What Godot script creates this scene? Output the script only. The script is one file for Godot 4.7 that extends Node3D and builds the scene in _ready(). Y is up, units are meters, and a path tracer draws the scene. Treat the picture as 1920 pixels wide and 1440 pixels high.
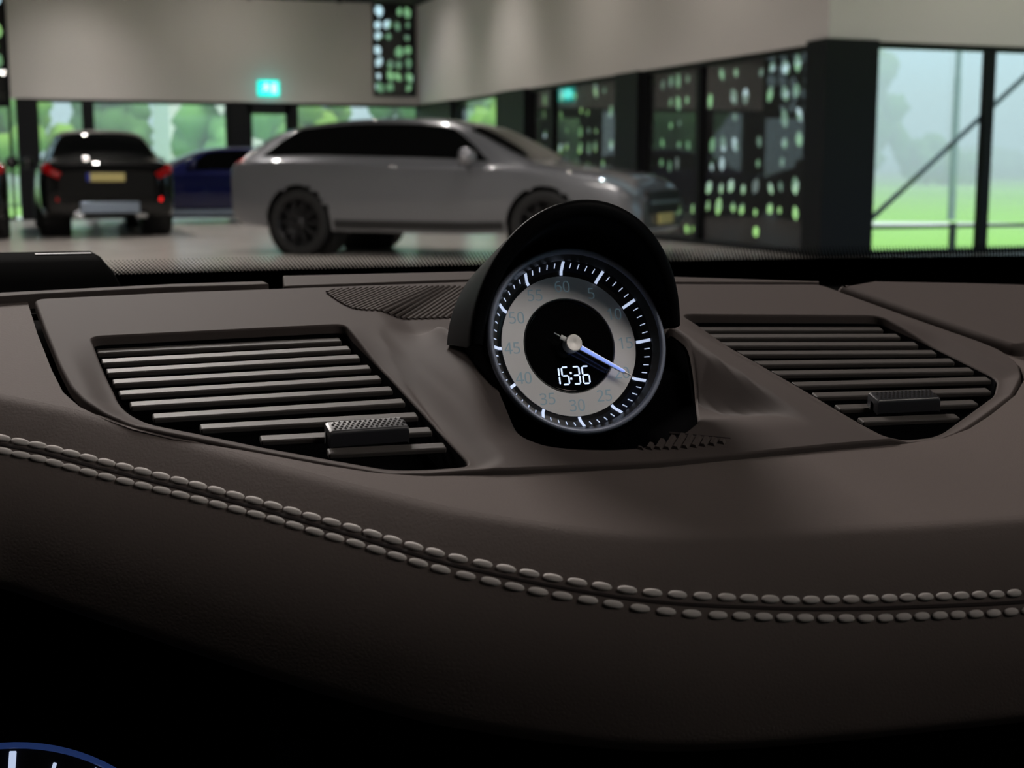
extends Node3D
# A clock on a car's dashboard, seen from the driver's place; beyond the windscreen a car showroom.
# World axes are the car's: x to its right, y up, -z forward. Metres; dashboard outlines are listed in millimetres.

const CX := 0.23                                   # middle of the car
var M := {}                                        # materials
var taken := {}

# ---------------------------------------------------------------- mesh builder
class MB:
	var v := PackedVector3Array()
	var n := PackedVector3Array()
	var i := PackedInt32Array()
	func vert(p: Vector3, q: Vector3) -> int:
		v.append(p); n.append(q)
		return v.size() - 1
	func tri(a: int, b: int, c: int) -> void:
		i.append(a); i.append(b); i.append(c)
	func quad(a: int, b: int, c: int, d: int) -> void:
		tri(a, b, c); tri(a, c, d)
	func flat(a: Vector3, b: Vector3, c: Vector3, d: Vector3) -> void:
		var q := (c - a).cross(b - a)
		if q.length() < 1e-12: q = (d - a).cross(c - a)
		q = q.normalized()
		quad(vert(a, q), vert(b, q), vert(c, q), vert(d, q))
	# rows of points -> smooth surface
	func grid(rows: Array, loop_u := false, flip := false) -> void:
		var h := rows.size()
		var w: int = rows[0].size()
		var b := v.size()
		for r in h:
			for c in w:
				var u0: Vector3 = rows[r][(c - 1 + w) % w if loop_u else maxi(c - 1, 0)]
				var u1: Vector3 = rows[r][(c + 1) % w if loop_u else mini(c + 1, w - 1)]
				var v0: Vector3 = rows[maxi(r - 1, 0)][c]
				var v1: Vector3 = rows[mini(r + 1, h - 1)][c]
				var q := (u1 - u0).cross(v1 - v0)
				if q.length() < 1e-14:
					var rr := r + 1 if r == 0 else r - 1
					u0 = rows[rr][(c - 1 + w) % w if loop_u else maxi(c - 1, 0)]
					u1 = rows[rr][(c + 1) % w if loop_u else mini(c + 1, w - 1)]
					q = (u1 - u0).cross(v1 - v0)
				q = q.normalized()
				vert(rows[r][c], -q if flip else q)
		for r in h - 1:
			for c in (w if loop_u else w - 1):
				var c1 := (c + 1) % w
				if flip: quad(b + r * w + c, b + r * w + c1, b + (r + 1) * w + c1, b + (r + 1) * w + c)
				else: quad(b + r * w + c, b + (r + 1) * w + c, b + (r + 1) * w + c1, b + r * w + c1)
	# box with rounded edges; t places it
	func box(t: Transform3D, size: Vector3, r := 0.0) -> void:
		var hs := size * 0.5
		r = minf(r, minf(hs.x, minf(hs.y, hs.z)) * 0.999)
		var faces := [[Vector3.RIGHT, Vector3.UP, Vector3.BACK], [Vector3.LEFT, Vector3.BACK, Vector3.UP], [Vector3.UP, Vector3.BACK, Vector3.RIGHT], [Vector3.DOWN, Vector3.RIGHT, Vector3.BACK], [Vector3.BACK, Vector3.RIGHT, Vector3.UP], [Vector3.FORWARD, Vector3.UP, Vector3.RIGHT]]
		for f in faces:
			var a: Vector3 = f[0]
			var s: Vector3 = f[1]
			var k: Vector3 = f[2]
			var b := v.size()
			var es := s.dot(hs)
			var ek := k.dot(hs)
			var xs: Array[float] = [-es, es]
			var ys: Array[float] = [-ek, ek]
			if r > 0.0:
				xs = [-es, -es + r, es - r, es]
				ys = [-ek, -ek + r, ek - r, ek]
			for y in ys:
				for x in xs:
					var p: Vector3 = a * absf(a.dot(hs)) + s * x + k * y
					var q := a
					if r > 0.0:
						var inner: Vector3 = p.clamp(-hs + Vector3.ONE * r, hs - Vector3.ONE * r)
						q = (p - inner).normalized()
						p = inner + q * r
					vert(t * p, (t.basis * q).normalized())
			var w := xs.size()
			for y in w - 1:
				for x in w - 1:
					quad(b + y * w + x, b + (y + 1) * w + x, b + (y + 1) * w + x + 1, b + y * w + x + 1)
	# profile [[radius, height], ...] turned round t's z axis
	func lathe(t: Transform3D, prof: Array, seg := 48, a0 := 0.0, a1 := TAU) -> void:
		var rows := []
		var full := absf(a1 - a0 - TAU) < 1e-4
		for p in prof:
			var row := []
			for k in (seg if full else seg + 1):
				var a := a0 + (a1 - a0) * k / seg
				row.append(t * Vector3(p[0] * sin(a), p[0] * cos(a), p[1]))
			rows.append(row)
		grid(rows, full)
	# as lathe, but every band of the profile keeps its own sharp edges
	func bands(t: Transform3D, prof: Array, seg := 48) -> void:
		for k in prof.size() - 1:
			lathe(t, [prof[k], prof[k + 1]], seg)
	func tube(a: Vector3, b: Vector3, r: float, seg := 8, r2 := -1.0) -> void:
		var z := (b - a).normalized()
		var x := z.cross(Vector3.UP if absf(z.y) < 0.9 else Vector3.RIGHT).normalized()
		var t := Transform3D(Basis(x, z.cross(x), z), a)
		var l := a.distance_to(b)
		var e := r if r2 < 0 else r2
		lathe(t, [[0.0, 0.0], [r, 0.0]], seg)
		lathe(t, [[r, 0.0], [e, l]], seg)
		lathe(t, [[e, l], [0.0, l]], seg)
	func mesh() -> ArrayMesh:
		var a := []
		a.resize(Mesh.ARRAY_MAX)
		a[Mesh.ARRAY_VERTEX] = v
		a[Mesh.ARRAY_NORMAL] = n
		a[Mesh.ARRAY_INDEX] = i
		var m := ArrayMesh.new()
		m.add_surface_from_arrays(Mesh.PRIMITIVE_TRIANGLES, a)
		return m

# ---------------------------------------------------------------- naming helpers
func numbered(called: String) -> String:
	taken[called] = taken.get(called, -1) + 1
	return called if taken[called] == 0 else "%s_%03d" % [called, taken[called]]

func put(mb, called: String, mat: Material, parent: Node = null) -> MeshInstance3D:
	var o := MeshInstance3D.new()
	o.mesh = mb if mb is Mesh else mb.mesh()
	o.material_override = mat
	if parent:
		o.name = called
		parent.add_child(o, true)
	else:
		o.name = numbered(called)
		add_child(o, true)
	return o

func thing(called: String, label: String, category: String, at := Vector3.ZERO, group := "") -> Node3D:
	var o := Node3D.new()
	o.name = numbered(called)
	add_child(o, true)
	o.position = at
	tag(o, label, category, group)
	return o

func tag(o: Node, label: String, category := "", group := "", kind := "") -> void:
	if label: o.set_meta("label", label)
	if category: o.set_meta("category", category)
	if group: o.set_meta("group", group)
	if kind: o.set_meta("kind", kind)

func struct(mb, called: String, mat: Material, label: String, category := "") -> MeshInstance3D:
	var o := put(mb, called, mat)
	tag(o, label, category, "", "structure")
	return o

func at(x: float, y: float, z: float) -> Transform3D:
	return Transform3D(Basis(), Vector3(x, y, z))

func block(x0: float, x1: float, y0: float, y1: float, z0: float, z1: float, r := 0.0) -> MB:
	var m := MB.new()
	m.box(at((x0 + x1) / 2, (y0 + y1) / 2, (z0 + z1) / 2), Vector3(x1 - x0, y1 - y0, z1 - z0), r)
	return m

# ---------------------------------------------------------------- materials
func mat(r: float, g: float, b: float, rough := 0.6, metal := 0.0, spec := 0.5) -> StandardMaterial3D:
	var m := StandardMaterial3D.new()
	m.albedo_color = Color(r, g, b)
	m.roughness = rough
	m.metallic = metal
	m.metallic_specular = spec
	return m

func glow(r: float, g: float, b: float, e: float) -> StandardMaterial3D:
	var m := mat(r, g, b, 0.5)
	m.emission_enabled = true
	m.emission = Color(r, g, b)
	m.emission_energy_multiplier = e
	return m

func noise_tex(kind: int, freq: float, sd: int, size := 512) -> NoiseTexture2D:
	var f := FastNoiseLite.new()
	f.noise_type = kind
	f.frequency = freq
	f.seed = sd
	f.fractal_octaves = 3
	if kind == FastNoiseLite.TYPE_CELLULAR:
		f.cellular_return_type = FastNoiseLite.RETURN_DISTANCE2_SUB
	var t := NoiseTexture2D.new()
	t.width = size
	t.height = size
	t.seamless = true
	t.noise = f
	return t

func relief(m: StandardMaterial3D, t: Texture2D, scale: float, cm: float) -> StandardMaterial3D:
	m.heightmap_enabled = true
	m.heightmap_texture = t
	m.heightmap_scale = cm
	m.uv1_triplanar = true
	m.uv1_world_triplanar = true
	m.uv1_scale = Vector3.ONE * scale
	return m

func glass(alpha: float, tint := Color(0.05, 0.07, 0.07)) -> StandardMaterial3D:
	var m := mat(tint.r, tint.g, tint.b, 0.0)
	m.transparency = BaseMaterial3D.TRANSPARENCY_ALPHA
	m.albedo_color.a = alpha
	return m

func paint(r: float, g: float, b: float, metal: float, rough: float, spec := 0.5) -> StandardMaterial3D:
	var m := mat(r, g, b, rough, metal, spec)
	m.clearcoat_enabled = true
	m.clearcoat = 1.0
	m.clearcoat_roughness = 0.03
	return m

func make_materials() -> void:
	var grain := noise_tex(FastNoiseLite.TYPE_CELLULAR, 0.06, 3)
	var fine := noise_tex(FastNoiseLite.TYPE_SIMPLEX, 0.12, 5)
	M.trim = mat(0.280, 0.255, 0.248, 0.68, 0.0, 0.12)
	M.leather = relief(mat(0.352, 0.322, 0.312, 0.72, 0.0, 0.13), grain, 22.0, 0.012)
	M.stitch = mat(0.72, 0.70, 0.69, 0.8, 0.0, 0.2)
	M.groove = mat(0.10, 0.06, 0.06, 0.9)
	M.slat = mat(0.29, 0.275, 0.268, 0.52, 0.0, 0.2)
	M.black = mat(0.04, 0.04, 0.05, 0.6, 0.0, 0.12)
	M.black_soft = mat(0.085, 0.085, 0.09, 0.5)
	M.hood = mat(0.055, 0.055, 0.06, 0.5, 0.0, 0.13)
	M.void = mat(0.02, 0.02, 0.024, 0.9, 0.0, 0.03)
	M.tab = mat(0.11, 0.11, 0.13, 0.4)
	M.bezel = mat(0.55, 0.58, 0.66, 0.4, 0.2)
	M.dial_black = mat(0.025, 0.025, 0.03, 0.3)
	M.dial_gloss = mat(0.012, 0.012, 0.018, 0.12)
	M.ring = mat(0.88, 0.88, 0.89, 0.42, 0.3)
	M.ring.anisotropy_enabled = false
	M.numeral = glow(0.62, 0.74, 0.80, 0.10)
	M.steel = mat(0.88, 0.87, 0.86, 0.42, 0.7)
	M.tail = mat(0.93, 0.93, 0.94, 0.5)
	M.knurl = mat(0.11, 0.10, 0.10, 0.5, 0.0, 0.3)
	M.tick = glow(0.82, 0.88, 1.0, 0.75)
	M.needle = glow(0.55, 0.66, 1.0, 0.75)
	M.lcd = glow(0.80, 0.87, 1.0, 1.15)
	M.cluster_ring = glow(0.16, 0.24, 0.45, 0.5)
	M.windscreen = glass(0.02)
	M.frit = mat(0.012, 0.012, 0.012, 0.7, 0.0, 0.03)
	M.headliner = mat(0.16, 0.155, 0.15, 0.9)
	# showroom
	M.wall = mat(0.86, 0.845, 0.835, 0.9)
	M.ceiling = mat(0.16, 0.16, 0.165, 0.9)
	M.floor = mat(0.76, 0.735, 0.71, 0.24)
	M.floor.albedo_texture = floor_tex()
	M.floor.uv1_triplanar = true
	M.floor.uv1_world_triplanar = true
	M.floor.uv1_scale = Vector3.ONE * 0.18
	M.frame = mat(0.085, 0.088, 0.10, 0.5, 0.0, 0.3)
	M.screen = mat(0.07, 0.075, 0.08, 0.6)
	M.pane = glass(0.05)
	M.lamp_body = mat(0.06, 0.06, 0.06, 0.5)
	M.lamp = glow(1.0, 0.95, 0.88, 200.0)
	M.panel_glow = glow(1.0, 0.95, 0.90, 4.0)
	M.sign = glow(0.10, 0.88, 0.82, 1.3)
	M.sign_white = glow(0.75, 1.0, 1.0, 1.6)
	# outdoors
	M.grass = mat(0.50, 0.70, 0.33, 0.95)
	M.path = mat(0.82, 0.84, 0.84, 0.9)
	M.steel_post = mat(0.42, 0.50, 0.52, 0.6)
	M.rail = mat(0.13, 0.17, 0.19, 0.5)
	M.bark = mat(0.28, 0.24, 0.20, 0.95)
	M.leaf_a = mat(0.30, 0.50, 0.26, 0.9)
	M.leaf_b = mat(0.38, 0.60, 0.32, 0.9)
	M.leaf_c = mat(0.44, 0.62, 0.22, 0.9)
	M.house = mat(0.88, 0.90, 0.90, 0.9)
	M.roof_tile = mat(0.45, 0.45, 0.47, 0.9)
	M.house_glass = mat(0.18, 0.22, 0.25, 0.1)
	# cars
	M.grey_paint = paint(0.395, 0.40, 0.415, 0.45, 0.35)
	M.black_paint = paint(0.025, 0.025, 0.028, 0.0, 0.5, 0.12)
	M.blue_paint = paint(0.03, 0.06, 0.26, 0.2, 0.45, 0.2)
	M.dark_paint = paint(0.035, 0.03, 0.03, 0.0, 0.5, 0.12)
	M.car_glass = mat(0.02, 0.022, 0.024, 0.03)
	M.tyre = mat(0.05, 0.05, 0.05, 0.85)
	M.rim_dark = mat(0.16, 0.16, 0.165, 0.35, 0.7)
	M.plastic = mat(0.06, 0.06, 0.065, 0.6)
	M.red_lens = mat(0.62, 0.03, 0.05, 0.15)
	M.red_lit = glow(0.95, 0.05, 0.06, 1.1)
	M.head_lens = mat(0.62, 0.68, 0.72, 0.06, 0.6)
	M.chrome = mat(0.78, 0.79, 0.80, 0.15, 1.0)
	M.plate = mat(0.82, 0.77, 0.50, 0.5)
	M.plate_blue = mat(0.05, 0.16, 0.62, 0.5)
	M.sill_silver = mat(0.55, 0.60, 0.66, 0.3, 0.7)

func floor_tex() -> NoiseTexture2D:
	var t := noise_tex(FastNoiseLite.TYPE_SIMPLEX, 0.012, 9)
	var g := Gradient.new()
	g.set_color(0, Color(0.90, 0.90, 0.90))
	g.set_color(1, Color(1.0, 1.0, 1.0))
	t.color_ramp = g
	return t

# ---------------------------------------------------------------- dashboard shape
func base_y(z: float) -> float:
	return 0.865 - 0.229 * (0.68 + z)

const VENT_L := [[33.0, -614.0], [144.5, -617.5], [150.0, -560.0], [156.5, -471.0], [139.0, -471.0], [126.0, -473.0], [106.0, -486.0], [85.0, -500.0], [65.0, -515.0], [48.0, -527.0], [42.0, -537.0], [39.0, -548.0], [38.0, -562.0], [35.0, -589.0]]
const VENT_R := [[313.0, -613.0], [419.5, -599.5], [425.0, -570.0], [429.5, -519.0], [414.0, -502.0], [362.0, -469.0], [353.0, -465.0], [339.0, -464.5], [333.5, -469.0], [331.0, -481.0], [326.0, -530.0], [320.0, -579.0]]
const WELL := [[191.0, -597.0], [190.0, -581.0], [186.0, -526.0], [182.5, -490.0], [183.5, -481.0], [188.0, -475.0], [200.0, -470.0], [214.0, -467.5], [226.0, -468.0], [240.0, -473.5], [250.0, -481.0], [261.0, -493.8], [273.0, -516.0], [285.0, -540.0], [296.0, -563.0], [300.0, -580.0], [300.0, -600.0]]
const PANEL := [[12.0, -668.0], [15.0, -627.0], [19.0, -582.0], [22.0, -558.0], [26.0, -543.0], [33.0, -530.0], [42.0, -519.0], [55.0, -508.0], [80.0, -493.0], [104.0, -477.0], [120.0, -468.0], [136.0, -462.5], [168.0, -458.0], [223.0, -454.5], [301.0, -457.5], [335.0, -458.0], [355.0, -460.5], [372.0, -467.0], [391.0, -478.0], [420.0, -497.0], [438.0, -513.0], [448.0, -528.0], [452.0, -545.0], [449.0, -560.0], [434.0, -604.0], [418.0, -653.0], [338.0, -661.0], [224.0, -675.5], [126.0, -673.0], [74.0, -672.0]]
const CREASE := [[-160.0, -640.0], [-110.0, -622.0], [-60.0, -597.0], [-4.0, -559.0], [14.0, -546.0], [29.0, -534.0], [84.0, -483.0], [107.0, -462.0], [123.0, -448.5], [146.0, -431.0], [179.0, -413.5], [205.0, -405.0], [243.0, -400.0], [273.0, -397.5], [339.0, -393.0], [420.0, -392.0], [520.0, -400.0], [640.0, -420.0]]

func pl(a: Array, k := 0.001) -> PackedVector2Array:
	var o := PackedVector2Array()
	for p in a: o.append(Vector2(p[0], p[1]) * k)
	return o

# rounds a polygon's corners by cutting them twice, then spaces its points evenly
func soften(p: PackedVector2Array, times := 2, step := 0.002) -> PackedVector2Array:
	for k in times:
		var o := PackedVector2Array()
		for j in p.size():
			var a := p[j]
			var b := p[(j + 1) % p.size()]
			o.append(a.lerp(b, 0.25))
			o.append(a.lerp(b, 0.75))
		p = o
	var q := PackedVector2Array()
	for j in p.size():
		var a := p[j]
		var b := p[(j + 1) % p.size()]
		var n := maxi(1, int(a.distance_to(b) / step))
		for k in n: q.append(a.lerp(b, float(k) / n))
	return q

# rounds every corner with an arc of radius up to r, then spaces the points evenly
func fillet(p: PackedVector2Array, r: float, step := 0.002) -> PackedVector2Array:
	var o := PackedVector2Array()
	for j in p.size():
		var b := p[j]
		var a := p[(j - 1 + p.size()) % p.size()]
		var c := p[(j + 1) % p.size()]
		var cut := minf(r, minf(a.distance_to(b), b.distance_to(c)) * 0.45)
		var p0 := b + (a - b).normalized() * cut
		var p1 := b + (c - b).normalized() * cut
		for k in 5:
			var f := k / 4.0
			o.append(p0.lerp(b, f).lerp(b.lerp(p1, f), f))
	return soften(o, 0, step)

func dist_to(p: Vector2, line: PackedVector2Array, closed := true) -> float:
	var best := 1e9
	for j in (line.size() if closed else line.size() - 1):
		var c := Geometry2D.get_closest_point_to_segment(p, line[j], line[(j + 1) % line.size()])
		best = minf(best, p.distance_squared_to(c))
	return sqrt(best)

var vl_edge := PackedVector2Array()
var vr_edge := PackedVector2Array()
var well_edge := PackedVector2Array()
var box_l := Rect2()
var box_r := Rect2()
var box_w := Rect2()

func bounds(p: PackedVector2Array) -> Rect2:
	var r := Rect2(p[0], Vector2.ZERO)
	for q in p: r = r.expand(q)
	return r

# height of the centre panel over the dashboard's plain slope
func panel_h(x: float, z: float) -> float:
	var p := Vector2(x, z)
	var h := 0.0
	# bevelled frames that dip towards the air vents
	if box_l.has_point(p):
		var d := dist_to(p, vl_edge, false)
		if d < 0.016: h -= 0.0036 * (1.0 - smoothstep(0.001, 0.0125, d)) * smoothstep(0.002, 0.050, z + 0.614 + 0.0315 * (x - 0.033))
	if box_r.has_point(p):
		var d := dist_to(p, vr_edge, false)
		if d < 0.014: h -= 0.0035 * (1.0 - smoothstep(0.001, 0.0115, d)) * smoothstep(0.002, 0.040, z + 0.613 - 0.127 * (x - 0.313))
	if box_w.has_point(p):
		# shallow valley between the vent frames and the clock
		var xl := lerpf(0.163, 0.170, clampf((z + 0.61) / 0.12, 0, 1))
		var near := smoothstep(-0.478, -0.50, z) * smoothstep(-0.668, -0.635, z)
		if x < 0.222:
			h -= 0.0045 * smoothstep(xl, xl + 0.016, x) * near
		else:
			var xr := lerpf(0.302, 0.309, clampf((z + 0.56) / 0.09, 0, 1))
			var deep := smoothstep(-0.474, -0.555, z) * smoothstep(-0.62, -0.58, z)
			h -= 0.022 * deep * smoothstep(xr - 0.0005, xr - 0.0075, x)
		# the skirt that rises round the clock's foot
		var d := dist_to(p, well_edge)
		if x < 0.222 and d < 0.045:
			var up := smoothstep(-0.480, -0.540, z) * smoothstep(-0.630, -0.575, z)
			var k := clampf((d - 0.008) / 0.026, 0, 1)
			var crest := (1.0 - k) * (1.0 - k) - 0.25 * sin(k * PI) * k
			h += up * (0.0135 * crest - 0.0040 * (1.0 - smoothstep(0.0, 0.0085, d)))
	return h

func panel_y(x: float, z: float) -> float:
	return base_y(z) + panel_h(x, z)

# A panel laid on the dashboard: outline, holes, a height function, rounded edges and side walls.
func sheet(out: PackedVector2Array, holes: Array, hf: Callable, r: float, deep: float, cell: float) -> MB:
	var m := MB.new()
	var rings := [inset(out, r)]
	for h in holes: rings.append(inset(h, -r))
	var inner: PackedVector2Array = rings[0]
	var bb := bounds(inner)
	var nx := int(ceil(bb.size.x / cell))
	var nz := int(ceil(bb.size.y / cell))
	var inside := []
	var idx := {}
	var norm := func(x: float, z: float) -> Vector3:
		var e := 0.0007
		return Vector3((hf.call(x - e, z) - hf.call(x + e, z)) / (2 * e), 1.0, (hf.call(x, z - e) - hf.call(x, z + e)) / (2 * e)).normalized()
	var hole_boxes := []
	for k in range(1, rings.size()): hole_boxes.append(bounds(rings[k]).grow(cell))
	for j in nz + 1:
		var row := PackedByteArray()
		for k in nx + 1:
			var p := bb.position + Vector2(k, j) * cell
			var state := 1 if Geometry2D.is_point_in_polygon(p, inner) else 0
			if state:
				for q in range(1, rings.size()):
					if hole_boxes[q - 1].has_point(p) and Geometry2D.is_point_in_polygon(p, rings[q]): state = 0
			row.append(state)
		inside.append(row)
	var vid := func(j: int, k: int) -> int:
		var key := j * (nx + 1) + k
		if not idx.has(key):
			var p := bb.position + Vector2(k, j) * cell
			idx[key] = m.vert(Vector3(p.x, hf.call(p.x, p.y), p.y), norm.call(p.x, p.y))
		return idx[key]
	for j in nz:
		for k in nx:
			var s: int = inside[j][k] + inside[j][k + 1] + inside[j + 1][k] + inside[j + 1][k + 1]
			if s == 4:
				m.quad(vid.call(j, k), vid.call(j, k + 1), vid.call(j + 1, k + 1), vid.call(j + 1, k))
				continue
			var a := bb.position + Vector2(k, j) * cell
			var sq := PackedVector2Array([a, a + Vector2(cell, 0), a + Vector2(cell, cell), a + Vector2(0, cell)])
			if s == 0 and not near_edge(a + Vector2(cell, cell) * 0.5, rings, cell): continue
			var bits := Geometry2D.intersect_polygons(sq, inner)
			for q in range(1, rings.size()):
				if not hole_boxes[q - 1].has_point(a): continue
				var left := []
				for b in bits: left.append_array(Geometry2D.clip_polygons(b, rings[q]))
				bits.assign(left)
			for b in bits:
				var ids := []
				for p in b: ids.append(m.vert(Vector3(p.x, hf.call(p.x, p.y), p.y), norm.call(p.x, p.y)))
				var t := Geometry2D.triangulate_polygon(b)
				for q in range(0, t.size(), 3):
					var p0: Vector2 = b[t[q]]
					if (b[t[q + 1]] - p0).cross(b[t[q + 2]] - p0) > 0: m.tri(ids[t[q]], ids[t[q + 1]], ids[t[q + 2]])
					else: m.tri(ids[t[q]], ids[t[q + 2]], ids[t[q + 1]])
	for q in rings.size():
		var edge: PackedVector2Array = out if q == 0 else holes[q - 1]
		var ins: PackedVector2Array = rings[q]
		var c := edge.size()
		var area := 0.0
		for k in c: area += edge[k].cross(edge[(k + 1) % c])
		var turned := (area > 0.0) == (q == 0)
		var b := m.v.size()
		var steps := 4
		for k in c:
			var o := (edge[k] - ins[k])
			var dir := Vector3(o.x, 0, o.y).normalized()
			var top := Vector3(ins[k].x, hf.call(ins[k].x, ins[k].y), ins[k].y)
			var up: Vector3 = norm.call(ins[k].x, ins[k].y)
			for s in steps + 1:
				var a := PI / 2 * s / steps
				m.vert(top + dir * r * sin(a) - Vector3.UP * r * (1.0 - cos(a)), (up * cos(a) + dir * sin(a)).normalized())
			m.vert(top + dir * r - Vector3.UP * (r + deep), dir)
		var w := steps + 2
		for k in c:
			var k1 := (k + 1) % c
			for s in w - 1:
				if turned: m.quad(b + k * w + s, b + k * w + s + 1, b + k1 * w + s + 1, b + k1 * w + s)
				else: m.quad(b + k * w + s, b + k1 * w + s, b + k1 * w + s + 1, b + k * w + s + 1)
	return m

func near_edge(p: Vector2, rings: Array, cell: float) -> bool:
	for r in rings:
		for q in r:
			if absf(q.x - p.x) < cell and absf(q.y - p.y) < cell: return true
	return false

func inset(p: PackedVector2Array, r: float) -> PackedVector2Array:
	var area := 0.0
	for k in p.size(): area += p[k].cross(p[(k + 1) % p.size()])
	var s := signf(area) * r
	var o := PackedVector2Array()
	for k in p.size():
		var t := (p[(k + 1) % p.size()] - p[(k - 1 + p.size()) % p.size()]).normalized()
		o.append(p[k] + Vector2(-t.y, t.x) * s)
	return o

# the padded roll along the dashboard's front: t runs along the crease, s down the front
var crease_line := PackedVector2Array()
var crease_at := PackedFloat32Array()
var roll_o := PackedFloat32Array()
var roll_d := PackedFloat32Array()

func prepare_roll() -> void:
	var c := Curve2D.new()
	var p := pl(CREASE)
	for k in p.size():
		var t := (p[mini(k + 1, p.size() - 1)] - p[maxi(k - 1, 0)]) / 6.0
		c.add_point(p[k], -t, t)
	c.bake_interval = 0.002
	crease_line = c.get_baked_points()
	var l := 0.0
	crease_at.append(0.0)
	for k in range(1, crease_line.size()):
		l += crease_line[k].distance_to(crease_line[k - 1])
		crease_at.append(l)
	var o := 0.0
	var d := 0.0
	for k in 481:
		roll_o.append(o); roll_d.append(d)
		var a := deg_to_rad(roll_angle(k * 0.0005))
		o += cos(a) * 0.0005
		d += sin(a) * 0.0005

func roll_angle(s: float) -> float:
	var ks := [0.0, 0.005, 0.024, 0.06, 0.072, 0.080, 0.2]
	var vs := [13.0, 34.0, 40.0, 78.0, 84.0, 170.0, 178.0]
	for k in 6:
		if s <= ks[k + 1]: return lerpf(vs[k], vs[k + 1], (s - ks[k]) / (ks[k + 1] - ks[k]))
	return 178.0

func crease_point(t: float) -> Array:
	var k := clampi(crease_at.bsearch(t) - 1, 0, crease_line.size() - 2)
	var f := clampf((t - crease_at[k]) / (crease_at[k + 1] - crease_at[k]), 0, 1)
	var w := 8
	var tg := (crease_line[mini(k + w, crease_line.size() - 1)] - crease_line[maxi(k - w, 0)]).normalized()
	return [crease_line[k].lerp(crease_line[k + 1], f), Vector2(-tg.y, tg.x), tg]

func roll_point(t: float, s: float) -> Vector3:
	var c := crease_point(t)
	var k := clampf(s / 0.0005, 0, 479)
	var o := lerpf(roll_o[int(k)], roll_o[int(k) + 1], k - int(k))
	var d := lerpf(roll_d[int(k)], roll_d[int(k) + 1], k - int(k))
	var p: Vector2 = c[0] + c[1] * o
	return Vector3(p.x, base_y(c[0].y) - 0.0018 - d, p.y)

func along(knots: Array, t: float) -> float:
	if t <= knots[0][0]: return knots[0][1]
	for k in knots.size() - 1:
		if t <= knots[k + 1][0]: return lerpf(knots[k][1], knots[k + 1][1], (t - knots[k][0]) / (knots[k + 1][0] - knots[k][0]))
	return knots[-1][1]

func ribs(poly: PackedVector2Array, dir: Vector2, pitch: float, height: float, hf: Callable) -> MB:
	var m := MB.new()
	var nrm := Vector2(-dir.y, dir.x)
	var bb := bounds(poly)
	var c := bb.get_center()
	var reach := bb.size.length()
	var k := -int(reach / pitch)
	while k * pitch < reach:
		var o := c + nrm * (k * pitch)
		for seg in Geometry2D.intersect_polyline_with_polygon(PackedVector2Array([o - dir * reach, o + dir * reach]), poly):
			var a: Vector2 = seg[0]
			var b: Vector2 = seg[seg.size() - 1]
			var w := nrm * pitch * 0.46
			var tip := nrm * pitch * 0.22
			var q := []
			for e in [[a, -w, 0.0], [a, -tip, height], [a, tip, height], [a, w, 0.0], [b, -w, 0.0], [b, -tip, height], [b, tip, height], [b, w, 0.0]]:
				var s: Vector2 = e[0] + e[1]
				q.append(Vector3(s.x, hf.call(s.x, s.y) + e[2], s.y))
			m.flat(q[0], q[1], q[5], q[4])
			m.flat(q[1], q[2], q[6], q[5])
			m.flat(q[2], q[3], q[7], q[6])
			m.flat(q[0], q[3], q[2], q[1])
			m.flat(q[4], q[5], q[6], q[7])
		k += 1
	return m

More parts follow.
